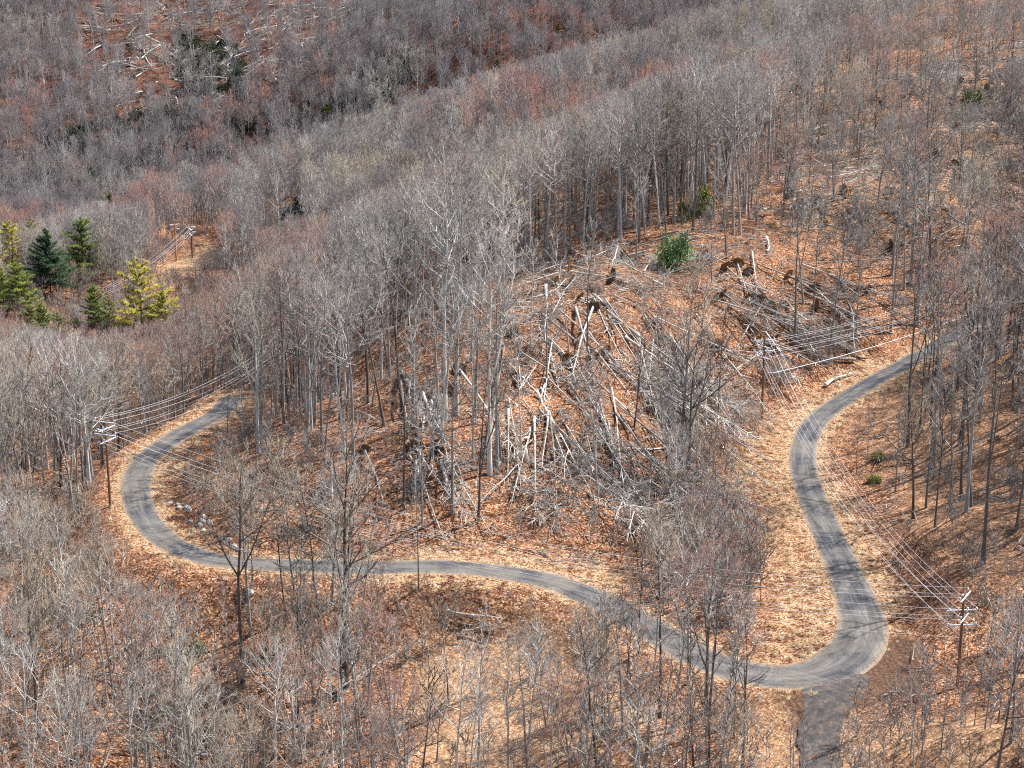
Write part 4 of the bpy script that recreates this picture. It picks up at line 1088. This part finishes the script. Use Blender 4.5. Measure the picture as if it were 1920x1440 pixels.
TR = [ # (converter, x0,y0,x1,y1, tone, root, crown, radius, tip height)
 (C5,660,715,1070,1225,"pale",1.5,1,None,.5),(C5,645,735,830,985,"dark",None,0,.2,.4),(C5,330,700,402,1185,"grey",None,1,None,1.2),(C5,345,722,388,835,"pale",1.3,0,.34,.5),
 (C5,370,830,520,920,"grey",None,0,.2,.5),(C5,455,885,640,1390,"pale",1.2,1,None,.6),(C5,500,832,525,920,"grey",1.3,0,.3,.4),(C5,1150,385,1880,985,"grey",None,1,.24,.8),
 (C5,1010,572,1440,855,"grey",1.2,1,None,.9),(C5,1150,195,1190,600,"pale",None,1,.3,2.0),(C5,1072,255,1262,180,"pale",None,0,.16,1.2),(C5,1170,380,1310,215,"pale",None,0,.15,2.0),
 (C5,1418,310,1300,700,"pale",1.2,0,.26,.8),(C5,1190,480,1140,855,"pale",None,0,.15,1.0),(C5,1408,590,1452,805,"dark",1.1,0,.3,.4),(C5,1160,722,1420,1015,"grey",None,1,None,.8),
 (C5,1290,762,1560,1185,"grey",None,1,None,1.0),(C5,1020,700,1110,805,"pale",None,0,.2,.5),(C5,1095,640,1020,795,"pale",None,0,.14,1.4),(C5,1000,640,1012,830,"grey",None,0,.16,1.4),
 (C5,1480,562,1900,1005,"grey",1.1,1,None,.8),(C5,1440,860,1545,1185,"grey",None,1,None,1.2),(C5,1150,882,1450,1412,"pale",None,1,None,.9),(C5,1400,1150,1560,1425,"grey",None,1,None,1.0),
 (C5,1550,1132,1752,1385,"grey",None,1,None,.8),(C5,1500,950,1532,1245,"pale",None,0,.22,1.0),(C5,1880,1098,1570,1112,"pale",None,0,.2,.6),(C5,1600,1120,1805,1272,"grey",None,0,.22,.4),
 (C5,1000,1190,768,1440,"pale",None,0,.14,.6),(C5,1090,1042,925,1175,"grey",None,0,.13,.8),(C5,130,1150,242,1445,"grey",1.1,0,.22,.4),(C5,90,892,232,962,"grey",None,0,.2,.35),
 (C5,545,703,466,737,"pale",None,0,.2,.4),(C5,460,780,330,1030,"grey",None,0,.13,.9),(C5,1290,95,1760,250,"grey",1.2,1,None,1.0),(C5,1300,110,1720,210,"pale",None,1,None,1.6),(C5,1270,60,1000,155,"grey",1.2,1,None,1.0),
 (C5,1260,100,985,225,"pale",None,0,.14,1.3),(C5,1250,50,960,130,"grey",None,1,None,1.8),(C5,1540,250,1730,352,"grey",None,1,None,.9),(C5,1500,130,1780,300,"dark",None,1,None,1.2),(C5,1320,320,1452,825,"grey",None,1,None,1.0),
 (C5,1020,830,1092,925,"grey",None,0,.18,.4),(C5,560,1180,640,1392,"pale",None,0,.3,.5),(C5,420,1190,440,1430,"grey",None,1,None,.8),(C5,1700,700,1890,1080,"grey",None,1,None,1.0),(C5,1610,880,1860,1100,"dark",None,0,.2,.5),
 (C5,1250,1020,1480,1390,"grey",None,1,None,1.0),(C5,1330,1060,1620,1400,"dark",None,1,None,.8),(C5,960,1010,1060,1230,"grey",None,1,None,1.2),(C5,1450,1000,1640,1330,"pale",None,0,.2,.8),(C5,1760,1290,1560,1440,"grey",None,0,.18,.5),
 (C5,1880,700,1700,560,"grey",None,1,None,1.2),(C5,1350,30,1800,110,"grey",1.3,1,None,1.4),(C5,1800,180,1500,60,"pale",None,1,None,1.5),
 (C6,590,140,985,352,"grey",1.5,1,.26,.6),(C6,970,602,680,560,"pale",None,0,.34,.6),(C6,1040,600,880,530,"grey",None,0,.24,.7),(C6,240,85,610,440,"grey",1.3,1,None,.9),(C6,225,235,490,450,"grey",1.2,1,None,.9),
 (C6,330,165,625,305,"pale",None,1,None,1.0),(C6,640,140,985,265,"grey",None,1,None,.8),(C6,80,362,410,845,"grey",None,1,.18,.6),(C6,390,5,432,330,"pale",None,1,None,1.6),(C6,20,750,150,1110,"pale",None,0,.2,.5),
 (C6,330,870,440,785,"grey",None,0,.22,.4),(C6,145,930,205,975,"pale",None,0,.25,.35),(C6,260,300,470,470,"dark",None,1,None,.8),(C6,420,330,640,440,"grey",None,1,None,.9),(C6,200,215,420,430,"grey",None,1,None,1.3),
 (C6,470,370,720,570,"grey",None,1,None,.8),(C6,700,400,960,560,"grey",None,1,None,.9),(C6,120,20,380,130,"grey",1.2,1,None,.8),(C6,850,120,970,240,"pale",None,0,.18,.8),(C6,560,60,350,420,"dark",None,1,.2,1.6),(C6,150,560,440,600,"grey",None,0,.2,.5),
 (CB,1190,-20,1402,168,"pale",None,0,.26,.45),(CB,1830,40,1640,152,"pale",None,0,.2,.4),(CB,1540,50,1685,122,"pale",None,0,.2,.35),(CB,330,1245,770,1018,"dark",None,1,.3,.6),(CB,760,640,560,560,"grey",None,1,None,.8),(CB,590,600,900,650,"pale",None,0,.14,.6),
 (CB,1010,810,1075,870,"pale",None,0,.14,.3),(CB,420,1365,480,1400,"pale",None,0,.12,.3),(CB,690,700,930,690,"grey",None,1,None,.7),
 (C3,560,885,850,897,"grey",None,1,None,.7),(C3,550,890,725,955,"grey",1.3,0,.2,.4),(C3,500,980,890,1045,"grey",None,1,None,.7),(C3,740,745,905,655,"grey",None,1,.28,.8),(C3,1300,735,1200,900,"pale",None,0,.2,1.2),
 (C3,748,1150,795,1235,"pale",1.3,0,.34,.4),(C3,650,1172,722,1265,"pale",1.3,0,.26,.4),(C3,800,1290,1100,1372,"grey",1.3,1,None,.6),(C3,1490,372,1265,405,"pale",None,0,.22,.6),(C3,1400,792,1545,802,"dark",None,0,.24,.6),
 (C3,1425,800,1400,975,"dark",None,0,.18,.8),(C3,470,1350,480,1430,"pale",None,0,.34,.4),(C3,1260,505,1560,560,"pale",None,1,None,.9),(C3,1280,560,1700,640,"grey",1.2,1,None,.9),(C3,1400,440,1900,500,"grey",None,1,None,.9),
 (C3,1500,560,1900,750,"dark",None,1,.3,.8),(C3,1350,620,1750,720,"grey",None,1,None,1.0),(C3,1560,470,1880,600,"grey",1.2,1,None,.8),(C3,1700,600,1915,760,"dark",None,1,.3,.6),(C3,880,20,760,110,"grey",None,1,None,.8),(C3,760,560,1000,480,"grey",None,1,None,.9),
 (C3,1030,640,760,720,"dark",None,1,None,.7),(C3,1150,540,1330,520,"pale",None,0,.16,.9),(C3,960,1240,1230,1160,"grey",None,1,None,.7),(C3,1560,900,1720,1060,"grey",None,1,None,.8),(C3,1250,880,1480,1010,"grey",None,1,None,.8),
]
for i, (cv, x0, y0, x1, y1, tone, root, cr_, rad, lb) in enumerate(TR):
    px_fallen(*cv(x0, y0), *cv(x1, y1), tone, root, bool(cr_), rad, .45 if root is None else .7, lb, i)
# sawn log lying beside the upper road, drift logs below the road bend
px_fallen(1547, 729, 1594, 706, "pale", None, False, .42, .42, .42, 0)
# upper right and far windthrow: stems thrown the same way, none of them traced one by one
rf = np.random.default_rng(99)
def random_windthrow(poly, n, ang, spread, Lr, dmin, dmax, tones, pr, rmul=1.0, thin=None, pc=.6):
    us, vs = [p[0] for p in poly], [p[1] for p in poly]; k = 0; tries = 0
    while k < n and tries < n * 20:
        tries += 1
        a_, b_ = rf.uniform(min(us), max(us)), rf.uniform(min(vs), max(vs))
        if not inpoly(np.array([a_]), np.array([b_]), poly)[0]: continue
        p = hit(a_, b_); dp = float(project(p)[2])
        if not (dmin < dp < dmax): continue
        L = rf.uniform(*Lr); th = math.radians(rf.normal(ang, spread))
        q = p + np.array([math.cos(th), math.sin(th), 0]) * L
        q[2] = float(ground(q[0], q[1])) + rf.uniform(.4, 1.6) * (1.8 if dmin > 800 else 1); p = p.copy(); p[2] += .5
        crown = rf.uniform() < pc
        put_fallen(p, q, tones[int(rf.integers(len(tones)))], (1.3 * rmul if rf.uniform() < pr else None), crown, .32 * rmul if dmin > 800 else ((rf.uniform(*thin) if thin else None) if crown else .18), seed=int(rf.integers(100))); k += 1
TN = ["grey", "grey", "dark", "pale"]
random_windthrow([(1400,420),(1470,260),(1650,110),(1915,80),(1915,480),(1660,480)], 90, -20, 40, (10, 22), 280, 640, TN, .2, 1, (.1, .2))
random_windthrow([(940,470),(1230,455),(1260,560),(930,580)], 34, -15, 50, (10, 20), 250, 400, ["grey", "grey", "pale"], .15, 1, (.08, .16), .5)
random_windthrow([(1330,480),(1640,510),(1620,620),(1420,670),(1340,600)], 46, -50, 28, (14, 26), 240, 400, ["grey", "grey", "pale", "dark"], .2, 1, (.08, .16), .5)
random_windthrow([(910,640),(1110,540),(1290,740),(1270,920),(980,880)], 70, -68, 17, (18, 31), 220, 340, ["grey", "grey", "pale", "pale", "grey"], .05, 1, (.13, .21), .45)
random_windthrow([(1120,560),(1360,600),(1360,720),(1200,720)], 22, -55, 24, (14, 24), 220, 360, ["grey", "grey", "dark", "pale"], .15, 1, (.1, .17), .55)
random_windthrow([(740,740),(840,740),(850,860),(760,860)], 8, -75, 12, (14, 22), 220, 330, ["pale", "grey"], .2, 1, (.1, .17), .7)
random_windthrow([(60,1150),(680,1130),(680,1430),(60,1430)], 12, 20, 80, (5, 11), 150, 300, ["grey", "dark"], .1)
random_windthrow(BLOW, 190, -75, 75, (13, 24), 850, 1500, ["pale", "pale", "grey"], .2, 2.1, None, .35)
lk = {}
for (e, um, vm_, L, tone, root, crown, dm) in fallen:
    lw = "long" if L > 16 else ("short" if L < 7 else "")
    if dm > 850: pw = "in the far hillside windthrow"
    elif abs(um - 1570) < 12 and abs(vm_ - 718) < 10: pw = "beside the upper road bend"
    else: pw = place_words(um, vm_)
    cw = "with branches" if crown else "trunk without branches"
    rw = " and upturned roots" if root and crown else (" but with roots" if root else "")
    base = f"{lw} {tone} fallen " + ("tree " if crown else "") + cw + rw
    lk.setdefault((" ".join(base.split()), pw), []).append((um, e, dm))
for (base, pw), es in lk.items():
    es.sort(key=lambda t: t[0])
    for n, (um, e, dm) in enumerate(es):
        rank = "" if len(es) == 1 else f", {ordinal(n + 1)} from left"
        w_ = f"{base}{rank}, {pw}".split()
        tag(e, " ".join(w_[:16]), "fallen tree" if e.name.startswith("fallen_tree") else "log", "fallen stems " + pw)

# ------------------------------------------------------------------ utility poles and wires
M_POLE, _nt, _b = new_mat("pole_wood", .85); _b.inputs["Base Color"].default_value = (.17, .095, .055, 1)
_n1 = noise(_nt, objpos(_nt, (9, 9, .6)), 1, 3, .6); _r = ramp(_nt, _n1.outputs[0], [(.3, (.09,.05,.03)), (.6, (.22,.125,.07)), (.8, (.32,.19,.11))]); _nt.links.new(_r.outputs[0], _b.inputs["Base Color"])
M_POLE2, _nt, _b = new_mat("pole_wood_orange", .8); _n1 = noise(_nt, objpos(_nt, (9, 9, .6)), 1, 3, .6)
_r = ramp(_nt, _n1.outputs[0], [(.3, (.44,.16,.045)), (.7, (.66,.28,.09))]); _nt.links.new(_r.outputs[0], _b.inputs["Base Color"])
M_ARM, _nt, _b = new_mat("crossarm_weathered", .7); _n1 = noise(_nt, objpos(_nt, (3, 3, 3)), 2, 3, .6)
_r = ramp(_nt, _n1.outputs[0], [(.3, (.52,.53,.55)), (.7, (.70,.71,.72))]); _nt.links.new(_r.outputs[0], _b.inputs["Base Color"])
M_INS, _nt, _b = new_mat("insulator_porcelain", .3, .5); _b.inputs["Base Color"].default_value = (.62, .64, .66, 1)
M_WIRE, _nt, _b = new_mat("aluminium_wire", .5, .4); _b.inputs["Base Color"].default_value = (.60, .60, .61, 1)
M_CABLE, _nt, _b = new_mat("grey_cable", .5, .4); _b.inputs["Base Color"].default_value = (.62, .66, .70, 1)
def lathe(prof, k=8):
    b = MB(); prof = np.array(prof, float); a = np.arange(k) * 6.28319 / k
    V = np.stack([prof[:, 0, None] * np.cos(a), prof[:, 0, None] * np.sin(a), np.repeat(prof[:, 1, None], k, 1)], -1).reshape(-1, 3); q = np.arange(k)
    b.add(V, np.concatenate([np.stack([q, (q + 1) % k, (q + 1) % k + k, q + k], -1) + i * k for i in range(len(prof) - 1)])); return b
INS = lathe([(.0, 0), (.04, 0), (.04, .08), (.1, .1), (.1, .14), (.06, .16), (.09, .19), (.09, .22), (.04, .26), (.0, .27)]).mesh("insulator", [M_INS])
def make_pole(base, h, arms, mat, label, fat=1.0):
    """arms: (height below the top, unit direction along the arm, wire offsets)"""
    e = bpy.data.objects.new("utility_pole", None); COL.objects.link(e); e.location = base
    s_ = MB(); t = np.linspace(0, 1, 6); add_tube(s_, np.c_[0 * t, 0 * t, t * (h + .8) - .8], (.18 - .06 * t) * (1 + .35 * (fat - 1)), 10, 0)
    obj("shaft", s_.mesh("pole_shaft", [mat]), e)
    pts = {}
    for ai, (dz, d, offs, ln) in enumerate(arms):
        d = np.array([d[0], d[1], 0.]); d /= np.linalg.norm(d); nrm = np.array([-d[1], d[0], 0])
        for side in (1,):
            b = MB(); box(b, np.array([0, 0, 0]), d * ln / 2, nrm * .05 * fat, np.array([0, 0, .062 * fat]))
            a_ = obj("crossarm", b.mesh("crossarm", [M_ARM]), e, tuple(nrm * side * .2 + np.array([0, 0, h - dz])))
            if side == 1:
                for o_ in offs:
                    p_ = d * o_ - nrm * .2 + np.array([0, 0, .085])
                    obj("insulator", INS, a_, tuple(p_))
        b = MB()
        for sgn in (-1, 1):
            P0 = np.array([d * sgn * ln * .3 + np.array([0, 0, h - dz - .05])]); P1 = np.array([[0, 0, h - dz - .75]]) + d * sgn * .12
            add_segs(b, P0, P1, np.array([.018]), np.array([.018]), 4, 0)
        obj("brace", b.mesh("crossarm_brace", [M_ARM]), e)
        pts[ai] = [np.array(base) + d * o_ + np.array([0, 0, h - dz + .34]) for o_ in offs]
    tag(e, label, "utility pole", "utility poles along the road")
    return pts
def pole_at(u_, v_, vt):
    p = hit(u_, v_); return p, (v_ - vt) / (F / float(project(p)[2]) * cp)
b1, h1 = pole_at(1428, 787, 638); b2, h2 = pole_at(1795, 1290, 1108); b3, h3 = pole_at(207, 952, 788)
b0 = hit(2075, 560); h0 = 11.5; b6 = hit(548, 752); h6 = 9.0
b4, h4 = pole_at(331, 492, 424); b5, h5 = pole_at(361, 487, 428); 
def dirn(a, b):
    d = np.array(b[:2]) - np.array(a[:2]); return d / np.linalg.norm(d)
def perp(d): return np.array([-d[1], d[0]])
d12, d23, d10, d36 = dirn(b1, b2), dirn(b2, b3), dirn(b1, b0), dirn(b3, b6)
O3 = (-1.3, .45, 1.3)
P1 = make_pole(b1, h1, [(.25, perp(d12), O3, 2.9), (1.0, perp(d10), O3, 2.9), (1.75, perp(d12), O3, 2.9), (2.5, perp(d10), O3, 2.9)], M_POLE, "brown utility pole with stacked white crossarms inside the upper road bend", 1.0)
P2 = make_pole(b2, h2, [(.2, perp(d23), O3, 2.9), (1.7, perp(d12), O3, 2.9), (2.4, perp(d23), O3, 2.6), (3.2, perp(d12), O3, 2.9)], M_POLE, "dark utility pole with white crossarms beyond the lower right hairpin", .85)
P3 = make_pole(b3, h3, [(.2, perp(d36), O3, 2.9), (1.0, perp(d23), O3, 2.9), (1.75, perp(d36), O3, 2.9), (2.5, perp(d23), O3, 2.9)], M_POLE, "utility pole with zigzag white crossarms left of the road's left bend", .8)
P0 = make_pole(b0, h0, [(.25, perp(d10), O3, 2.9), (1.9, perp(d10), O3, 2.9)], M_POLE, "utility pole beside the road beyond the photo's right edge")
P6 = make_pole(b6, h6, [(.25, perp(d36), O3, 2.9), (1.9, perp(d36), O3, 2.9)], M_POLE, "utility pole hidden among trees above the left bend")
d45 = dirn(b4, b5); dl = np.array([.93, .36])
P4 = make_pole(b4, h4, [(.3, dl, O3, 3.0), (1.75, dl, O3, 2.8)], M_POLE2, "orange-brown far pole with two white crossarms in the left valley", 3.2)
P5 = make_pole(b5, h5, [(.3, dl, O3, 2.9), (.95, perp(dl), O3, 2.9), (1.9, dl, O3, 2.9), (2.6, perp(dl), O3, 2.9)], M_POLE, "slim far pole with four crossarms right of the orange pole", 2.6)
def wire(a, b, sag, rad, mat, label, group, name="overhead_wire", n=26):
    t = np.linspace(0, 1, n); P = a + (b - a) * t[:, None]; P[:, 2] -= sag * 4 * t * (1 - t)
    m_ = MB(); add_tube(m_, P, np.full(n, rad), 5, 0, False)
    return tag(obj(name, m_.mesh(name, [mat])), label, "wire", group)
POSW = ["left end", "middle", "right end"]
def span(PA, aa, PB, bb, sag, words, flip=False, rad=.015):
    for lv, (ia, ib) in enumerate(zip(aa, bb)):
        for k in range(3):
            kb = 2 - k if flip else k
            wire(PA[ia][k], PB[ib][kb], sag * (1 + .06 * k + .05 * lv), rad, M_WIRE, f"{('upper', 'lower')[lv]} wire, {('first', 'second', 'third')[k]} of three, {words}", "wires " + words)
span(P1, (0, 2), P2, (1, 3), 3.6, "from bend pole down to hairpin pole")
span(P2, (0, 2), P3, (1, 3), 4.2, "from hairpin pole across to left pole")
span(P1, (1, 3), P0, (0, 1), 2.2, "from bend pole out past right edge")
span(P3, (0, 2), P6, (0, 1), 1.6, "from left pole into the trees")
# neutral lines lower on the shafts
for a, ha, b, hb, sg, lab in ((b1, h1 - 3.6, b2, h2 - 4.4, 3.4, "lowest single wire between bend pole and hairpin pole"), (b2, h2 - 4.4, b3, h3 - 3.6, 4.4, "lowest single wire between hairpin pole and left pole")):
    wire(a + np.array([.15, 0, ha]), b + np.array([.15, 0, hb]), sg, .014, M_WIRE, lab, "neutral wires")
a = b1 + np.array([.25, 0, h1 - 5.3]); bb_ = b0 + np.array([0, 0, h0 - 4.2])
t = np.linspace(0, 1, 30); P = a + np.array([1.0, 0, .6]) + (bb_ - a - np.array([1.0, 0, .6])) * t[:, None]; P[:, 2] -= 1.8 * 4 * t * (1 - t)
P = np.vstack([a, a + np.array([.05, 0, .35]), a + np.array([.4, 0, .62]), P])
m_ = MB(); add_tube(m_, P, np.full(len(P), .04), 6, 0)
tag(obj("service_cable", m_.mesh("service_cable", [M_CABLE])), "thick grey cable looping off the bend pole towards the right", "cable")
far_end = hit(205, 600) + np.array([0, 0, 9.])
for lv, ia in enumerate((0, 2)):
    for k in range(3):
        e_ = far_end + np.array([(k - 1) * 1.2, (k - 1) * .6, -lv * 1.6])
        wire(P5[ia][k], e_, 1.5, .015, M_WIRE, f"{('upper', 'lower')[lv]} wire, {('first', 'second', 'third')[k]} of three, leaving the slim far pole", "wires leaving the far pole")

# ------------------------------------------------------------------ roadside stones and litter
def stone_mesh(seed):
    rg = np.random.default_rng(seed); b = MB(); n, k = 8, 5; V = []
    dirs = rg.normal(size=(7, 3)); dirs /= np.linalg.norm(dirs, axis=1, keepdims=True); cut = rg.uniform(.55, .95, 7)
    for i in range(k + 1):
        th = math.pi * i / k
        for j in range(n):
            d = np.array([math.sin(th) * math.cos(j * 6.28 / n), math.sin(th) * math.sin(j * 6.28 / n), math.cos(th)])
            r = min([1.0] + [c / max(1e-3, d @ q) for q, c in zip(dirs, cut) if d @ q > .2]); V.append(d * r * np.array([1, .8, .65]))
    q = np.arange(n); b.add(V, np.concatenate([np.stack([q, (q + 1) % n, (q + 1) % n + n, q + n], -1) + i * n for i in range(k)]), 0, False)
    return b.mesh("stone", [M_STONE])
M_STONE = bark_mat("stone_grey", (.22,.20,.19), (.36,.33,.31), (.48,.45,.43), .2)
STONES = [stone_mesh(i) for i in range(4)]
rg = np.random.default_rng(4); sl_ = []
for i in range(26):
    t = rg.uniform(); uu_ = 318 + 140 * t + rg.normal(0, 7); vv_ = np.interp(t, [0, .3, .7, 1], [938, 968, 1005, 1030]) + rg.normal(0, 5)
    sl_.append((uu_, vv_))
sl_.sort()
for i, (uu_, vv_) in enumerate(sl_):
    p = hit(uu_, vv_); o = obj("roadside_stone", STONES[i % 4], None, tuple(p)); s = rg.uniform(.28, .6); o.scale = (s, s, s); o.rotation_euler = tuple(rg.uniform(0, 6, 3))
    tag(o, f"grey roadside stone, {ordinal(i + 1)} from left in the row inside the left bend", "stone", "stones lining the inside of the left bend")
M_BAG, _nt, _b = new_mat("pale_plastic", .4, .5); _b.inputs["Base Color"].default_value = (.66, .70, .76, 1)
rg = np.random.default_rng(6); b = MB(); n, k = 10, 7
V = [np.array([math.sin(math.pi * i / k) * math.cos(j * .6283), math.sin(math.pi * i / k) * math.sin(j * .6283), math.cos(math.pi * i / k) * .8]) * rg.uniform(.82, 1.12) + np.array([0, 0, .3 if i < 2 else 0]) for i in range(k + 1) for j in range(n)]
q = np.arange(n); b.add(V, np.concatenate([np.stack([q, (q + 1) % n, (q + 1) % n + n, q + n], -1) + i * n for i in range(k)]), 0)
p = hit(470, 1117); o = obj("litter_bag", b.mesh("litter_bag", [M_BAG]), None, (p[0], p[1], p[2] + .3)); o.scale = (.38,) * 3
tag(o, "small pale blue-white bundle among trees below the left bend", "litter")

# ------------------------------------------------------------------ undergrowth, dry grass, dead sticks: past counting
x, y = jitter_grid(150, 430, 1.9, .275, 6)
x2, y2 = jitter_grid(430, 640, 2.6, .275, 6); lk_ = x2 < -.12 * y2; x, y = np.r_[x, x2[lk_]], np.r_[y, y2[lk_]]
z = ground(x, y); uu, vv, dd = project(np.stack([x, y, z], -1)); rd, _k = road_near(x, y)
dn = np.full(len(x), .42); sc = rng.uniform(.45, 1.0, len(x))
dn[inpoly(uu, vv, SLOPE)] = .09; dn[inpoly(uu, vv, UPR)] = .3; dn[inpoly(uu, vv, RSLOPE)] = .16; dn[inpoly(uu, vv, BCLEAR)] = .2
dn[inpoly(uu, vv, RVERGE)] = .015; dn[inpoly(uu, vv, HOLLOW)] = 1.0; sc[inpoly(uu, vv, HOLLOW)] *= 1.5; dn[inpoly(uu, vv, MIDUP)] = .15; dn[inpoly(uu, vv, INLOOP)] = .55
lowl = (vv > 1085) & (uu < 700); dn[lowl] = .42
vl_ = (dd > 430) & (vv > 380); dn[vl_] = .75; sc[vl_] *= 1.5; dn[inpoly(uu, vv, [(255,535),(300,500),(390,440),(420,470),(330,545)])] = .05
dn[(rd < 4.6)] = 0
sc[(rd < 9)] *= .55; sc[inpoly(uu, vv, SLOPE)] *= .6
inb = (uu > -60) & (uu < 1980) & (vv < 1520) & (vv > 150)
k = (rng.uniform(size=len(x)) < dn) & inb
x, y, z, uu, vv, sc, lowl = [a[k] for a in (x, y, z, uu, vv, sc, lowl)]
brushes = [("brush", "grey", "grey"), ("brush", "grey", "red"), ("brush", "grey", "mauve"), ("brush", "grey", "tan"), ("bareleafy", "grey", "tan")]
blib = lib_trees("brush_bush", brushes)
redz = ((uu < 420) & (vv < 900)) | inpoly(uu, vv, HOLLOW) | ((uu > 1640) & (vv > 1180))
r = rng.uniform(size=len(x)); fam = np.where(r < .3, 0, np.where(r < .55, 1, np.where(r < .75, 2, np.where(r < .9, 3, 4))))
fam = np.where(redz & (rng.uniform(size=len(x)) < .6), 1, fam); fam = np.where(lowl & (rng.uniform(size=len(x)) < .55), 4, fam)
id_ = np.where(fam < 4, fam * 5 + rng.integers(0, 5, len(x)), 20 + rng.integers(0, 3, len(x)))
scatter("undergrowth", np.c_[x, y, z], np.c_[rng.normal(0, .1, (len(x), 2)), rng.uniform(0, 6.28, len(x))], sc, id_, blib, "twiggy leafless undergrowth and saplings on the forest floor")

def tuft_mesh(seed):
    rg = np.random.default_rng(seed); n = 26; b = MB()
    a = rg.uniform(0, 6.28, n); el = rg.uniform(.35, 1.4, n); ln = rg.uniform(.25, .6, n)
    P0 = np.c_[rg.normal(0, .12, (n, 2)), np.zeros(n) - .03]; P1 = P0 + np.c_[np.cos(a) * np.cos(el), np.sin(a) * np.cos(el), np.sin(el)] * ln[:, None]
    add_segs(b, P0, P1, np.full(n, .022), None, 3, 0); return b.mesh("grass_tuft", [M_GRASS])
M_GRASS = twig_mat("dry_grass", [(.34,.22,.11), (.46,.33,.18), (.56,.45,.30), (.32,.18,.08)], (.6, 1.25))
x, y = jitter_grid(165, 320, .8, .27, 4); z = ground(x, y); uu, vv, dd = project(np.stack([x, y, z], -1)); rd, rkk = road_near(x, y)
vg = np.zeros(len(x)); vg[(rd > R_HALF[rkk] + .15) & (rd < 4.6)] = .3
for p in VERGES[:6]: vg[inpoly(uu, vv, p) & (rd > R_HALF[rkk] + .2)] = .3
k = rng.uniform(size=len(x)) < vg * (.35 + .65 * (np.sin(x * .9 + 2 * np.sin(y * .5)) * np.sin(y * .8 + np.sin(x * .6)) > -.2))
x, y, z = x[k], y[k], z[k]
scatter("dry_grass", np.c_[x, y, z], np.c_[np.zeros((len(x), 2)), rng.uniform(0, 6.28, len(x))], rng.uniform(.6, 1.3, len(x)), rng.integers(0, 4, len(x)), lib("grass_tuft", [tuft_mesh(i) for i in range(4)]), "straw-coloured dry grass tufts along the road verges", None)

def stick_mesh(seed, m):
    rg = np.random.default_rng(seed); n = 9; b = MB()
    a = rg.uniform(0, 6.28, n); ln = rg.uniform(.8, 3.2, n); P0 = np.c_[rg.normal(0, .9, (n, 2)), rg.uniform(.02, .35, n)]
    P1 = P0 + np.c_[np.cos(a), np.sin(a), rg.normal(0, .14, n)] * ln[:, None]
    add_segs(b, P0, P1, rg.uniform(.03, .07, n), None, 4, 0)
    T_, TR_ = level(rg, np.stack([P0, (P0 + P1) / 2, P1], 1), np.full(n, .04), 4, .3, 1, .4, .9, .4, .05, .7, .03)
    add_segs(b, T_[:, 0], T_[:, 2], TR_ * .8, None, 3, 0)
    return b.mesh("dead_sticks", [m])
x, y = jitter_grid(160, 420, 2.6, .275, 4); z = ground(x, y); uu, vv, dd = project(np.stack([x, y, z], -1)); rd, _k = road_near(x, y)
dn = np.full(len(x), .2); dn[inpoly(uu, vv, SLOPE)] = .5; dn[inpoly(uu, vv, UPR)] = .9; dn[inpoly(uu, vv, RVERGE)] = .02; dn[inpoly(uu, vv, [(960,480),(1250,480),(1600,560),(1500,690),(1350,640),(960,570)])] = .9; dn[rd < 4.5] = 0
dn[inpoly(uu, vv, [(950,780),(1290,800),(1260,1010),(960,960)])] = .85
k = rng.uniform(size=len(x)) < dn; x, y, z = x[k], y[k], z[k]
scatter("fallen_branches", np.c_[x, y, z], np.c_[rng.normal(0, .08, (len(x), 2)), rng.uniform(0, 6.28, len(x))], rng.uniform(.6, 1.5, len(x)), rng.integers(0, 6, len(x)), lib("dead_sticks", [stick_mesh(i, (M_BRUSH, LOGM["grey"], LOGM["dark"])[i % 3]) for i in range(6)]), "dead branches and sticks strewn over the leaf litter", None)

x, y = jitter_grid(430, 640, 3.2, .285, 4); z = ground(x, y); uu, vv, dd = project(np.stack([x, y, z], -1)); k = inpoly(uu, vv, UPR) & (rng.uniform(size=len(x)) < .8)
x3, y3 = jitter_grid(900, 1420, 6.5, .285, 4); z3 = ground(x3, y3); u3, v3, d3 = project(np.stack([x3, y3, z3], -1)); k3 = inpoly(u3, v3, BLOW) & (rng.uniform(size=len(x3)) < .75)
xs, ys, zs = np.r_[x[k], x3[k3]], np.r_[y[k], y3[k3]], np.r_[z[k], z3[k3]]
scatter("windthrow_debris", np.c_[xs, ys, zs], np.c_[rng.normal(0, .12, (len(xs), 2)), rng.uniform(0, 6.28, len(xs))], np.where(ys > 800, rng.uniform(2, 3.6, len(xs)), rng.uniform(.9, 2, len(xs))), rng.integers(0, 6, len(xs)), lib("debris_sticks", [stick_mesh(20 + i, (M_BRUSH, LOGM["grey"], M_BRUSH)[i % 3]) for i in range(6)]), "broken branches matted over the far and upper right windthrow", None)
